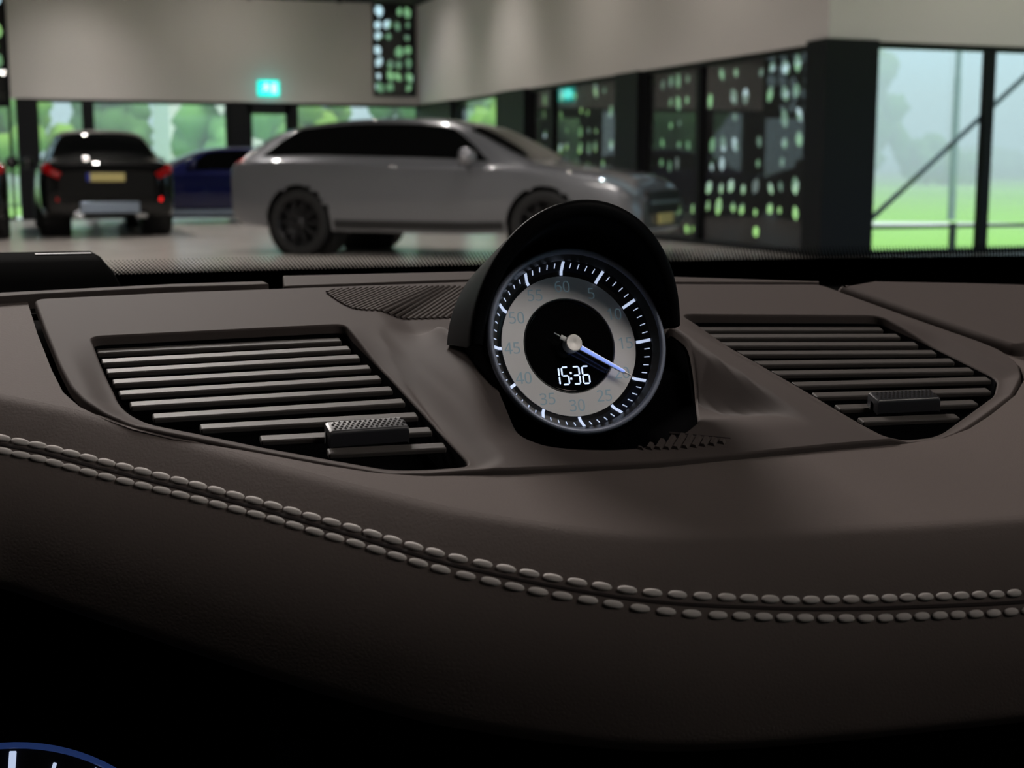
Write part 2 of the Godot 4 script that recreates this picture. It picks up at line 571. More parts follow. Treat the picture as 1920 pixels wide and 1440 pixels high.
func build_dashboard() -> void:
	var vl := fillet(pl(VENT_L), 0.005)
	var vr := fillet(pl(VENT_R), 0.006)
	var well := fillet(pl(WELL), 0.006)
	vl_edge = pl(VENT_L.slice(1) + [VENT_L[0]])
	vr_edge = pl(VENT_R.slice(1) + [VENT_R[0]])
	well_edge = pl(WELL)
	box_l = bounds(vl).grow(0.017)
	box_r = bounds(vr).grow(0.015)
	box_w = Rect2(0.155, -0.67, 0.165, 0.215)
	prepare_roll()
	var dash := thing("dashboard", "brown car dashboard with double grey stitching along its padded front", "dashboard")
	var panel := fillet(pl(PANEL), 0.005)
	put(sheet(panel, [vl, vr, well], panel_y, 0.0012, 0.003, 0.0016), "centre_panel", M.trim, dash)
	# leather pad round the centre panel, from the seam to the crease
	var lea := []
	for k in range(0, crease_line.size(), 2): lea.append([crease_line[k].x * 1000.0, crease_line[k].y * 1000.0])
	lea.append_array([[640.0, -560.0], [464.0, -540.0]])
	var gap := inset(pl(PANEL), -0.0011)
	for k in range(22, -1, -1): lea.append([gap[k].x * 1000.0 - (2.0 if k < 4 else 1.0 if k == 4 else 0.0), gap[k].y * 1000.0])
	lea.append([-160.0, -652.0])
	var pad := sheet(resample(pl(lea), 0.003), [], func(_x: float, z: float) -> float: return base_y(z) - 0.0018, 0.00012, 0.004, 0.004)
	put(pad, "leather_pad", M.leather, dash)
	var tray := sheet(resample(pl(PANEL), 0.01), [], func(_x: float, z: float) -> float: return base_y(z) - 0.026, 0.0004, 0.001, 0.03)
	put(tray, "inner_tray", M.void, dash)
	# black liner of the well that the clock stands in
	var li := MB.new()
	var la := []
	var lb := []
	var lc := []
	for p in inset(well, 0.0005):
		la.append(Vector3(p.x, panel_y(p.x, p.y) - 0.0010, p.y))
		lb.append(Vector3(p.x, panel_y(p.x, p.y) - 0.014, p.y))
		lc.append(Vector3(0.235, base_y(p.y) - 0.024, -0.54))
	li.grid([la, lb, lc], true)
	put(li, "clock_well", M.void, dash)
	# padded front
	var rows := []
	var ss := []
	for k in 62: ss.append(k * 0.0016)
	for s in ss:
		var row := []
		for k in 221: row.append(roll_point(0.877 * k / 220.0, s))
		rows.append(row)
	var roll := MB.new()
	roll.grid(rows)
	put(roll, "padded_front", M.leather, dash)
	# the two rows of stitches with the sewn seam between them
	var row1 := [[60.0, 22.0], [194.7, 21.3], [233.5, 20.3], [271.0, 19.0], [304.9, 18.5], [335.8, 18.9], [363.9, 20.7], [396.7, 23.1], [420.1, 25.0], [441.7, 26.8], [472.6, 29.8], [505.1, 31.4], [547.8, 32.9], [700.0, 34.0]]
	var row2 := [[60.0, 27.0], [194.0, 26.7], [233.9, 26.1], [272.5, 24.5], [306.9, 23.6], [337.9, 24.4], [365.0, 26.3], [391.9, 28.8], [414.7, 30.3], [436.8, 32.8], [467.8, 35.7], [500.3, 38.0], [544.4, 39.3], [700.0, 40.5]]
	var capsule := MB.new()
	capsule.lathe(Transform3D(), [[0.0, -1.0], [0.45, -0.93], [0.8, -0.7], [1.0, -0.3], [1.0, 0.25], [0.85, 0.65], [0.5, 0.92], [0.0, 1.0]], 10)
	var capsule_mesh := capsule.mesh()
	for n in 2:
		var row: Array = [row1, row2][n]
		var t := 0.150 + n * 0.0035
		while t < 0.62:
			var a := roll_point(t - 0.0015, along(row, (t - 0.0015) * 1000) * 0.001)
			var b := roll_point(t + 0.0015, along(row, (t + 0.0015) * 1000) * 0.001)
			var lo := roll_point(t, along(row, t * 1000) * 0.001 + 0.001)
			var mid := (a + b) * 0.5
			var f := (b - a).normalized()
			var nn := f.cross(lo - mid).normalized()
			if nn.y < 0: nn = -nn
			var side := nn.cross(f).normalized()
			var f2 := (f - nn * 0.10 + side * 0.06).normalized()
			var o := put(capsule_mesh, "stitch", M.stitch, dash)
			side = nn.cross(f2).normalized()
			var len := 0.0034 - 0.0006 * clampf((t - 0.2) / 0.35, 0, 1)
			o.transform = Transform3D(Basis(side * 0.00140, nn * 0.0009, f2 * len * 1.06), mid + nn * 0.0003)
			t += 0.0079 - 0.0013 * clampf((t - 0.2) / 0.35, 0, 1)
	var groove := []
	for q in [[-0.0007, 0.00012], [-0.0004, 0.0004], [0.0, 0.0002], [0.0004, 0.0004], [0.0007, 0.00012]]:
		var line := []
		for k in 200:
			var t := 0.06 + 0.64 * k / 199.0
			var s: float = (along(row1, t * 1000) + along(row2, t * 1000)) * 0.0005 + q[0]
			var e := roll_point(t, s)
			var up := (roll_point(t + 0.001, s) - e).cross(roll_point(t, s + 0.001) - e).normalized()
			if up.y < 0: up = -up
			line.append(e + up * q[1])
		groove.append(line)
	var gm := MB.new()
	gm.grid(groove)
	tag(put(gm, "sewn_seam", M.groove, dash), "dark red-brown seam between the stitch rows")
	# right pad with its raised lip
	var rp := soften(pl([[417.0, -652.0], [432.5, -603.0], [454.0, -542.0], [461.0, -539.0], [650.0, -566.0], [650.0, -610.0], [537.0, -634.0]]), 1)
	put(sheet(rp, [], func(_x: float, z: float) -> float: return base_y(z) + 0.0035, 0.004, 0.008, 0.004), "passenger_pad", M.trim, dash)
	# rear strips under the windscreen
	put(sheet(resample(pl([[-160.0, -660.0], [-2.0, -675.0], [75.0, -681.0], [119.0, -681.5], [121.0, -676.5], [114.0, -675.5], [74.0, -675.5], [11.0, -670.5], [-2.0, -668.5], [-160.0, -655.0]]), 0.004), [], func(_x: float, z: float) -> float: return base_y(z) + 0.0012, 0.0008, 0.006, 0.004), "defroster_lip", M.trim, dash)
	put(sheet(resample(pl([[131.0, -692.0], [229.0, -691.0], [340.0, -672.0], [420.0, -657.0], [418.5, -654.5], [338.0, -662.5], [224.0, -677.0], [128.0, -674.5]]), 0.004), [], func(_x: float, z: float) -> float: return base_y(z) + 0.0004, 0.0008, 0.006, 0.004), "rear_strip", M.trim, dash)
	# ribbed grilles
	var gl := soften(pl([[146.0, -666.5], [155.0, -669.5], [183.0, -669.8], [226.0, -667.0], [226.0, -634.0], [195.1, -633.4], [164.0, -634.3], [157.2, -635.8], [152.4, -639.4], [148.3, -652.6]]), 1)
	var g1 := put(ribs(gl, Vector2(0.74, -0.67).normalized(), 0.0021, 0.0007, panel_y), "speaker_grille", M.trim, dash)
	tag(g1, "diagonally ribbed speaker grille behind the clock", "", "", "stuff")
	var gr := pl([[221.0, -465.6], [243.6, -475.5], [259.5, -467.0], [254.5, -464.4], [234.7, -463.6]])
	var g2 := put(ribs(gr, Vector2(0.62, -0.78).normalized(), 0.0030, 0.0012, panel_y), "sensor_grille", M.trim, dash)
	tag(g2, "small ribbed grille in front of the clock", "", "", "stuff")
	var slit := MB.new()
	slit.tube(Vector3(0.2405, panel_y(0.2405, -0.4785), -0.4785), Vector3(0.2625, panel_y(0.2625, -0.4695), -0.4695), 0.0007, 6, 0.0003)
	put(slit, "grille_slit", M.groove, dash)
	# black shelf at the foot of the windscreen
	var cowl := MB.new()
	cowl.grid([[Vector3(-0.49, 0.855, -0.640), Vector3(-0.16, 0.855, -0.652), Vector3(0.05, 0.855, -0.674), Vector3(0.23, 0.855, -0.688), Vector3(0.42, 0.853, -0.653), Vector3(0.95, 0.850, -0.60)], [Vector3(-0.49, 0.838, -0.80), Vector3(-0.16, 0.838, -0.86), Vector3(0.05, 0.838, -0.89), Vector3(0.23, 0.838, -0.90), Vector3(0.42, 0.838, -0.89), Vector3(0.95, 0.838, -0.80)]])
	put(cowl, "windscreen_shelf", M.frit, dash)
	# lower dashboard below the padded front
	var lower := MB.new()
	lower.box(at(0.40, 0.60, -0.50), Vector3(0.62, 0.24, 0.16), 0.02)
	put(lower, "lower_fascia", M.black, dash)
	var back := MB.new()
	back.box(at(-0.20, 0.58, -0.66), Vector3(0.66, 0.46, 0.02), 0.008)
	put(back, "cluster_recess", M.void, dash)

func resample(p: PackedVector2Array, step: float) -> PackedVector2Array:
	return soften(p, 0, step)

const SLATS_L := [[34.9, -608.8, 141.0, -610.7], [36.1, -596.7, 142.5, -599.7], [37.1, -585.0, 144.0, -588.4], [38.6, -573.1, 145.5, -575.4], [40.0, -560.8, 146.8, -563.0], [43.1, -548.7, 148.2, -550.0], [50.2, -535.7, 149.6, -536.5], [66.2, -523.0, 150.8, -521.9], [86.3, -509.0, 152.0, -506.8], [108.3, -493.6, 153.0, -491.7]]
const SLATS_R := [[316.0, -604.7, 417.0, -593.4], [318.0, -593.9, 419.5, -582.5], [319.2, -582.6, 421.5, -570.4], [321.0, -570.3, 423.5, -558.5], [322.5, -556.8, 425.0, -546.7], [325.0, -543.8, 426.5, -534.3], [327.0, -529.6, 427.0, -522.4], [329.5, -516.6, 417.0, -509.8], [332.0, -502.2, 400.5, -497.8], [334.2, -487.9, 381.0, -484.9]]

func air_vent(slats: Array, tab_at: Vector3, tab_turn: float, outline: Array, label: String, tab_len: float) -> void:
	var o := thing("air_vent", label, "air vent", Vector3.ZERO, "slatted air vents on the dashboard")
	# dark duct under the slats
	var well := fillet(pl(outline), 0.005, 0.004)
	var duct := MB.new()
	var top := []
	var bot := []
	for p in inset(well, 0.0006):
		top.append(Vector3(p.x, base_y(p.y) - 0.004, p.y))
		bot.append(Vector3(p.x, base_y(p.y) - 0.018, p.y))
	duct.grid([top, bot], true)
	put(duct, "duct", M.black, o)
	for s in slats:
		var a := Vector3(s[0], 0, s[1]) * 0.001
		var b := Vector3(s[2], 0, s[3]) * 0.001
		a.y = base_y(a.z) - 0.0042 - 0.0013
		b.y = base_y(b.z) - 0.0042 - 0.0013
		var x := (b - a).normalized()
		var z := x.cross(Vector3(0, 1, 0.26).normalized()).normalized()
		var m := MB.new()
		m.box(Transform3D(Basis(), Vector3.ZERO), Vector3(a.distance_to(b), 0.0026, 0.0054), 0.0008)
		var e := put(m, "slat", M.slat, o)
		e.transform = Transform3D(Basis(x, z.cross(x), z), (a + b) * 0.5)
	# thumb tab with a knurled top
	var tb := MB.new()
	tb.grid(tab_rows(tab_len), false)
	tb.grid([tab_cap(tab_len, -1), tab_mid(tab_len, -1)], false)
	tb.grid([tab_mid(tab_len, 1), tab_cap(tab_len, 1)], false)
	var tab := put(tb, "thumb_tab", M.tab, o)
	tab.transform = Transform3D(Basis(Vector3.UP, tab_turn), tab_at)
	var kn := MB.new()
	for r in 4:
		for c in 14:
			var x := (c - 6.5 + (0.5 if r % 2 else 0.0)) / 14.0 * tab_len * 0.92
			var zz := 0.0024 - r * 0.0016
			var y := 0.0010 + (0.0034 - zz) * 0.28 - 0.0004
			var p := Vector3(x, y + 0.0007, zz)
			var q := [Vector3(x - 0.0010, y, zz), Vector3(x, y, zz - 0.0010), Vector3(x + 0.0010, y, zz), Vector3(x, y, zz + 0.0010)]
			for k in 4:
				var nrm: Vector3 = (q[(k + 1) % 4] - p).cross(q[k] - p).normalized()
				if nrm.y < 0: nrm = -nrm
				kn.tri(kn.vert(p, nrm), kn.vert(q[k], nrm), kn.vert(q[(k + 1) % 4], nrm))
	var kno := put(kn, "knurling", M.knurl, tab)
	tag(kno, "", "", "", "stuff")

func tab_profile() -> Array:
	return [[-0.006, 0.0040], [-0.0016, 0.0042], [-0.0006, 0.0040], [0.0002, 0.0034], [0.0020, -0.0030], [0.0020, -0.0040], [0.0012, -0.0046], [-0.006, -0.0048]]

func tab_rows(l: float) -> Array:
	var rows := []
	for p in tab_profile(): rows.append([Vector3(-l / 2, p[0], p[1]), Vector3(-l / 2 + 0.001, p[0] + 0.0006, p[1]), Vector3(l / 2 - 0.001, p[0] + 0.0006, p[1]), Vector3(l / 2, p[0], p[1])])
	return rows

func tab_cap(l: float, s: int) -> Array:
	var r := []
	for p in tab_profile(): r.append(Vector3(s * l / 2, p[0], p[1]))
	return r

func tab_mid(l: float, s: int) -> Array:
	var r := []
	for p in tab_profile(): r.append(Vector3(s * (l / 2 + 0.0004), p[0] * 0.5 - 0.0015, p[1] * 0.3))
	return r

# ---------------------------------------------------------------- clock
func build_clock() -> void:
	var k := 1.139e-3                                # model millimetres to metres
	var tilt := deg_to_rad(20.0)
	var z := Vector3(0, sin(tilt), cos(tilt))        # the dial looks back into the car and a little up
	var y := Vector3(0, cos(tilt), -sin(tilt))
	var o := thing("dashboard_clock", "round black dashboard clock under a hood with grey dial ring, reading 15:36", "clock", Vector3(0.2224, 0.8470, -0.5369))
	o.basis = Basis(Vector3.RIGHT, y, z)
	var T := Transform3D(Basis.from_scale(Vector3.ONE * k), Vector3.ZERO)
	# housing and its collar down in the dashboard
	var hs := MB.new()
	hs.lathe(T, [[0.0, -34.0], [30.0, -34.0], [35.0, -30.0], [36.5, -10.0], [36.5, 6.0], [35.2, 8.2]], 72)
	put(hs, "housing", M.black, o)
	var bz := MB.new()
	bz.lathe(T, [[35.4, 6.0], [35.0, 8.6], [34.5, 9.4], [33.9, 9.7], [33.2, 9.6], [32.75, 9.1], [32.6, 8.0]], 96)
	put(bz, "bezel", M.bezel, o)
	var wl := MB.new()
	wl.bands(T, [[32.7, 8.6], [31.4, 4.2], [28.2, 0.4], [26.4, -0.6]], 96)
	put(wl, "dial_wall", M.dial_black, o)
	var rg := MB.new()
	rg.bands(T, [[26.7, -0.7], [26.6, 0.0], [18.2, 0.0], [17.9, -0.7]], 96)
	put(rg, "dial_ring", M.ring, o)
	var ds := MB.new()
	ds.bands(T, [[18.0, -0.9], [17.5, -0.2], [17.0, -0.2], [16.8, -0.6], [0.0, -0.6]], 96)
	put(ds, "dial_centre", M.dial_gloss, o)
	# marks
	for n in 60:
		var a := TAU * n / 60.0
		var spin := Basis(Vector3.BACK, -a)
		var m := MB.new()
		if n % 5 == 0:
			for q in [[26.9, 0.35, 28.3, 0.9], [28.3, 0.9, 31.1, 4.1]]:
				mark(m, T, spin, 0.56, q[0], q[1], q[2], q[3])
			put(m, "five_minute_mark", M.tick, o)
		else:
			mark(m, T, spin, 0.16, 29.3, 2.0, 30.7, 3.7)
			put(m, "minute_mark", M.tick, o)
	for n in 12:
		var t := TextMesh.new()
		t.text = str(60 if n == 0 else n * 5)
		var f := SystemFont.new()
		f.font_names = PackedStringArray(["Droid Sans"])
		t.font = f
		t.font_size = 40
		t.pixel_size = 0.1
		t.depth = 0.05
		t.curve_step = 2.0
		var e := put(t, "numeral", M.numeral, o)
		var a := TAU * n / 12.0
		var s := 1.139e-3 * 4.3 / 2.9
		e.transform = Transform3D(Basis.from_scale(Vector3(s, s, 0.0008)), Vector3(sin(a) * 22.6, cos(a) * 22.6, 0.03) * k)
	# digital time: seven-segment characters
	var lcd := Node3D.new()
	lcd.name = "digital_display"
	o.add_child(lcd, true)
	lcd.position = Vector3(0.2, -11.2, -0.5) * k
	var seg := {"1": "bc", "5": "afgcd", "3": "abgcd", "6": "afgedc"}
	var place := [-5.9, -3.2, 1.2, 5.0]
	var chars := ["1", "5", "3", "6"]
	for n in 4:
		var d := MB.new()
		for c in seg[chars[n]]: seven(d, c, k)
		var e := put(d, "digit", M.lcd, lcd)
		e.position = Vector3(place[n] + (0.0 if n else -1.0), 0, 0) * k
	for s in [-1, 1]:
		var d := MB.new()
		d.box(Transform3D(), Vector3(0.75, 0.75, 0.1) * k)
		put(d, "colon_dot", M.lcd, lcd).position = Vector3(-1.0 + 0.05 * s, s * 1.1 - 0.1, 0) * k
	# pointer, pointing at twenty
	var p := Node3D.new()
	p.name = "pointer"
	o.add_child(p, true)
	p.transform = Transform3D(Basis(Vector3.BACK, -deg_to_rad(121.5)), Vector3(0, 0, 3.6) * k)
	var hand := MB.new()
	hand.grid(hand_rows(k, [[2.6, 0.95], [12.0, 0.78], [21.8, 0.60], [22.4, 0.2]], 0.30), false)
	put(hand, "lit_hand", M.needle, p)
	var rim := MB.new()
	rim.grid(hand_rows(k, [[2.6, 1.15], [12.0, 0.98], [22.0, 0.78], [22.9, 0.30]], 0.12), false)
	put(rim, "hand_edge", M.steel, p)
	var tip := MB.new()
	tip.grid(hand_rows(k, [[22.4, 0.34], [26.6, 0.14]], 0.14), false)
	put(tip, "hand_tip", M.steel, p)
	var tail := MB.new()
	tail.grid(hand_rows(k, [[-2.6, 0.95], [-5.4, 0.95]], 0.16), false)
	tail.grid(hand_rows(k, [[-5.4, 0.22], [-8.2, 0.22]], 0.16), false)
	put(tail, "hand_tail", M.tail, p)
	var hub := MB.new()
	hub.lathe(T, [[3.1, -3.2], [3.3, 0.7], [3.15, 1.05], [2.9, 1.2], [0.0, 1.0]], 48)
	put(hub, "hub", M.steel, p)
	# hood: a visor over the dial that stands out most at the top
	var outer := []
	var prof := [[0.0, 1.0], [0.0, 0.45], [0.06, 0.12], [0.35, 0.0], [0.72, 0.06], [1.0, 0.40], [1.05, 1.6]]
	var seg_n := 96
	for q in prof.size() + 2:
		var row := []
		for j in seg_n + 1:
			var a := deg_to_rad(lerpf(-79.0 if q == 0 else -90.0, 75.0 if q == 0 else 85.0, float(j) / seg_n))
			var c := maxf(cos(a), 0.0)
			var ro := 41.5 + 5.0 * c * c
			var th := 5.2 + 1.2 * c
			var front := 9.5 + 22.0 * pow(c, 1.1)
			var rr: float
			var hh: float
			if q == 0:
				rr = ro - 1.0; hh = -24.0 + 4.0 * c
			elif q <= prof.size():
				var f: Array = prof[q - 1]
				rr = ro - th * f[0]
				hh = front - 5.0 * f[1]
			else:
				rr = ro - th * 1.05 - 1.5; hh = 4.0
			row.append(T * Vector3(rr * sin(a), rr * cos(a), hh))
		outer.append(row)
	var hd := MB.new()
	hd.grid(outer)
	put(hd, "hood", M.hood, o)
	var lid := MB.new()
	var la := []
	var lb := []
	for j in seg_n + 1:
		var a := deg_to_rad(lerpf(-79.0, 75.0, float(j) / seg_n))
		var c := maxf(cos(a), 0.0)
		la.append(T * Vector3((40.5 + 5.0 * c * c) * sin(a), (40.5 + 5.0 * c * c) * cos(a), -24.0 + 4.0 * c))
		lb.append(T * Vector3(30.0 * sin(a), 30.0 * cos(a), -31.0))
	lid.grid([lb, la])
	put(lid, "hood_back", M.hood, o)
	for s in [-1, 1]:
		var foot := MB.new()
		var q := []
		for e in [[41.4, -24.0], [41.5, 7.0], [36.4, 7.0], [36.4, -24.0]]:
			var a: float = deg_to_rad((-90.0 if s < 0 else 85.0) if e[1] > 0.0 else (-79.0 if s < 0 else 75.0))
			q.append(T * Vector3(e[0] * sin(a), e[0] * cos(a), e[1]))
		foot.flat(q[0], q[1], q[2], q[3])
		put(foot, "hood_foot", M.hood, o)

func mark(m: MB, T: Transform3D, spin: Basis, w: float, r0: float, h0: float, r1: float, h1: float) -> void:
	var up := Vector3(0, r1 - r0, h1 - h0).normalized()
	var nn := Vector3(0, -up.z, up.y)
	var a := Vector3(0, r0, h0)
	var b := Vector3(0, r1, h1)
	var t := Transform3D(Basis(spin * Vector3.RIGHT, spin * up, spin * nn), spin * ((a + b) * 0.5))
	m.box(T * t, Vector3(w * 2, a.distance_to(b), 0.3), 0.1)

func hand_rows(k: float, pts: Array, h: float) -> Array:
	var rows := []
	for p in pts:
		rows.append([Vector3(-p[1], p[0], -h) * k, Vector3(-p[1] * 0.85, p[0], h * 0.6) * k, Vector3(0, p[0], h) * k, Vector3(p[1] * 0.85, p[0], h * 0.6) * k, Vector3(p[1], p[0], -h) * k])
	return rows

func seven(m: MB, c: String, k: float) -> void:
	var w := 1.25
	var h := 1.62
	var t := 0.28
	var bars := {"a": [0.0, h * 2, 1], "g": [0.0, 0.0, 1], "d": [0.0, -h * 2, 1], "f": [-w, h, 0], "b": [w, h, 0], "e": [-w, -h, 0], "c": [w, -h, 0]}
	var b: Array = bars[c]
	var l := (w if b[2] else h) - 0.14
	var q := [Vector2(-l, 0), Vector2(-l + t, t), Vector2(l - t, t), Vector2(l, 0), Vector2(l - t, -t), Vector2(-l + t, -t)]
	var f := []
	var bk := []
	for p in q:
		var s: Vector2 = p if b[2] else Vector2(p.y, p.x)
		f.append(Vector3(b[0] + s.x, b[1] + s.y, 0.05) * k)
		bk.append(Vector3(b[0] + s.x, b[1] + s.y, -0.05) * k)
	m.flat(f[0], f[1], f[2], f[3])
	m.flat(f[0], f[3], f[4], f[5])
	for e in 6: m.flat(f[e], bk[e], bk[(e + 1) % 6], f[(e + 1) % 6])

# ---------------------------------------------------------------- the rest of the car we sit in
func build_cabin() -> void:
	var w := thing("windscreen", "raked car windscreen with a black dotted border at its foot", "windscreen")
	var f := func(x: float, s: float) -> Vector3:
		var q := (x - CX) / 0.72
		var a := Vector3(x, 0.835, -0.90 + 0.10 * q * q)
		var b := Vector3(x * 0.86 + CX * 0.14, 1.30, -0.05 + 0.05 * q * q)
		return a.lerp(b, s) + Vector3(0, 0.02, -0.02) * sin(s * PI)
	var rows := []
	for j in 13:
		var row := []
		for k in 25: row.append(f.call(-0.49 + 1.44 * k / 24.0, j / 12.0))
		rows.append(row)
	var m := MB.new()
	m.grid(rows)
	put(m, "pane", M.windscreen, w)
	rows = []
	for j in 3:
		var row := []
		for k in 25: row.append(f.call(-0.49 + 1.44 * k / 24.0, 0.046 * j / 2.0) + Vector3(0, -0.0006, 0.0004))
		rows.append(row)
	m = MB.new()
	m.grid(rows)
	tag(put(m, "printed_border", M.frit, w), "solid black border at the foot of the windscreen")
	var dot := MB.new()
	for k in 8:
		var a := TAU * k / 8
		dot.vert(Vector3(cos(a), 0, sin(a)), Vector3.UP)
	for k in range(1, 7): dot.tri(0, k, k + 1)
	var mm := MultiMesh.new()
	mm.transform_format = MultiMesh.TRANSFORM_3D
	mm.mesh = dot.mesh()
	var places := []
	for r in 9:
		var s := 0.0465 + r * 0.0021
		var n := 600
		for k in n:
			var x := -0.49 + 1.44 * (k + (0.5 if r % 2 else 0.0)) / n
			var p: Vector3 = f.call(x, s) + Vector3(0, -0.0006, 0.0004)
			var size := 0.00118 - 0.00009 * r
			var t: Vector3 = (f.call(x, s + 0.01) - p).normalized()
			var nn := Vector3(0, t.z, -t.y).normalized()
			places.append(Transform3D(Basis(Vector3.RIGHT * size, -nn * size, t * size), p))
	mm.instance_count = places.size()
	for k in places.size(): mm.set_instance_transform(k, places[k])
	var mi := MultiMeshInstance3D.new()
	mi.name = "border_dots"
	mi.multimesh = mm
	mi.material_override = M.frit
	tag(mi, "", "", "", "stuff")
	w.add_child(mi, true)
	# black box at the foot of the windscreen
	var bx := thing("sensor_box", "low black plastic box at the foot of the windscreen", "box", Vector3(-0.10, 0.862, -0.735))
	m = MB.new()
	m.grid([[Vector3(-0.18, -0.012, 0.045), Vector3(0.158, -0.012, 0.045), Vector3(0.162, -0.012, -0.03)], [Vector3(-0.18, 0.004, 0.022), Vector3(0.152, 0.004, 0.022), Vector3(0.155, 0.004, -0.03)], [Vector3(-0.18, 0.013, 0.010), Vector3(0.146, 0.013, 0.010), Vector3(0.148, 0.013, -0.03)], [Vector3(-0.18, 0.0162, 0.0), Vector3(0.143, 0.0162, 0.0), Vector3(0.143, 0.0162, -0.03)], [Vector3(-0.18, 0.0162, -0.03), Vector3(0.140, 0.0162, -0.03), Vector3(0.140, 0.0162, -0.03)]])
	put(m, "casing", M.frit, bx)
	m = MB.new()
	m.flat(Vector3(0.115, 0.0166, 0.0), Vector3(0.142, 0.0166, 0.0), Vector3(0.142, 0.0166, -0.008), Vector3(0.115, 0.0166, -0.008))
	put(m, "end_cap", M.tab, bx)
	# gauge of the instrument cluster, low in front of the driver
	var g := thing("instrument_gauge", "blue-rimmed instrument gauge with lit white marks below the dashboard", "gauge", Vector3(-0.0157, 0.6184, -0.538))
	var zz := (Vector3(0, 0.92, 0) - Vector3(-0.0157, 0.6184, -0.538)).normalized()
	zz = (zz + Vector3(0, -0.15, 0)).normalized()
	var xx := Vector3.UP.cross(zz).normalized()
	g.basis = Basis(xx, zz.cross(xx), zz)
	m = MB.new()
	m.lathe(Transform3D(), [[0.0775, 0.0], [0.078, 0.0022], [0.0795, 0.0022], [0.080, 0.0]], 96)
	put(m, "lit_rim", M.cluster_ring, g)
	m = MB.new()
	m.lathe(Transform3D(), [[0.095, 0.004], [0.0797, -0.001]], 96)
	put(m, "surround", M.void, g)
	m = MB.new()
	m.lathe(Transform3D(), [[0.0777, -0.002], [0.0, -0.002]], 96)
	put(m, "face", mat(0.05, 0.06, 0.10, 0.35), g)
	for n in range(-10, 11):
		m = MB.new()
		var big := n % 2 == 0
		m.box(at(0, 0.0715 if big else 0.0705, -0.001), Vector3(0.0028 if big else 0.0015, 0.010 if big else 0.006, 0.001), 0.0004)
		put(m, "mark", M.tick, g).basis = Basis(Vector3.BACK, -n * deg_to_rad(13.0) - deg_to_rad(7.3))
	# shell of the cabin, mostly behind the camera; it keeps the showroom's light off the dashboard's front
	var c := thing("car_cabin", "dark lining, pillars and doors of the car around the dashboard", "car interior")
	rows = []
	for j in 7:
		var row := []
		for k in 9:
			var x := lerpf(-0.42, 0.88, k / 8.0)
			var q := (x - CX) / 0.65
			row.append(Vector3(x, 1.30 + 0.03 * sin(j / 6.0 * PI) - 0.04 * q * q * q * q, lerpf(-0.06, 1.5, j / 6.0)))
		rows.append(row)
	m = MB.new()
	m.grid(rows)
	put(m, "roof_lining", M.headliner, c)
	for s in [-1, 1]:
		m = MB.new()
		m.box(at(CX + s * 0.74, 0.62, 0.35), Vector3(0.08, 0.60, 2.3), 0.02)
		put(m, "door_card", M.black_soft, c)
		m = MB.new()
		m.tube(Vector3(CX + s * 0.73, 0.85, -0.80), Vector3(CX + s * 0.64, 1.28, -0.02), 0.045, 10)
		put(m, "pillar", M.black_soft, c)
		m = MB.new()
		m.box(at(CX + s * 0.69, 1.09, 0.75), Vector3(0.06, 0.42, 0.42), 0.02)
		put(m, "rear_pillar", M.black_soft, c)
	m = MB.new()
	m.box(at(CX, 0.62, 1.50), Vector3(1.44, 0.66, 0.06), 0.02)
	put(m, "rear_bulkhead", M.black_soft, c)
	m = MB.new()
	m.box(at(CX, 0.30, 0.30), Vector3(1.5, 0.04, 2.4), 0.01)
	put(m, "floor_mat", M.black_soft, c)
	m = MB.new()
	m.box(at(CX, 0.52, -0.93), Vector3(1.5, 0.62, 0.04), 0.01)
	put(m, "firewall", M.black_soft, c)
	rows = []
	for j in 12:
		var row := []
		var f2 := j / 11.0
		for k in 15:
			var q := lerpf(-1.0, 1.0, k / 14.0)
			var half := 0.78 - 0.16 * f2 * f2
			row.append(Vector3(CX + q * half, 0.80 - 0.10 * f2 - 0.16 * pow(f2, 6.0) - 0.05 * q * q - 0.10 * pow(absf(q), 8.0), lerpf(-0.93, -2.15, f2)))
		rows.append(row)
	m = MB.new()
	m.grid(rows)
	put(m, "bonnet", M.dark_paint, c)
	for s in [-1, 1]:
		var seat := Node3D.new()
		seat.name = "driver_seat" if s < 0 else "passenger_seat"
		c.add_child(seat)
		seat.position = Vector3(CX + s * 0.37, 0.32, 0.45)
		m = MB.new()
		m.box(at(0, 0.12, -0.05), Vector3(0.50, 0.16, 0.52), 0.06)
		put(m, "seat_cushion", M.black_soft, seat)
		m = MB.new()
		m.box(Transform3D(Basis(Vector3.RIGHT, 0.30), Vector3(0, 0.45, 0.30)), Vector3(0.50, 0.62, 0.14), 0.06)
		put(m, "backrest", M.black_soft, seat)
		m = MB.new()
		m.box(Transform3D(Basis(Vector3.RIGHT, 0.25), Vector3(0, 0.82, 0.42)), Vector3(0.26, 0.18, 0.10), 0.04)
		put(m, "headrest", M.black_soft, seat)

# ---------------------------------------------------------------- showroom
const XW := 8.2
const ZB := -28.0
const ZF := -12.8
const TOP := 4.25
const BULK := 2.25

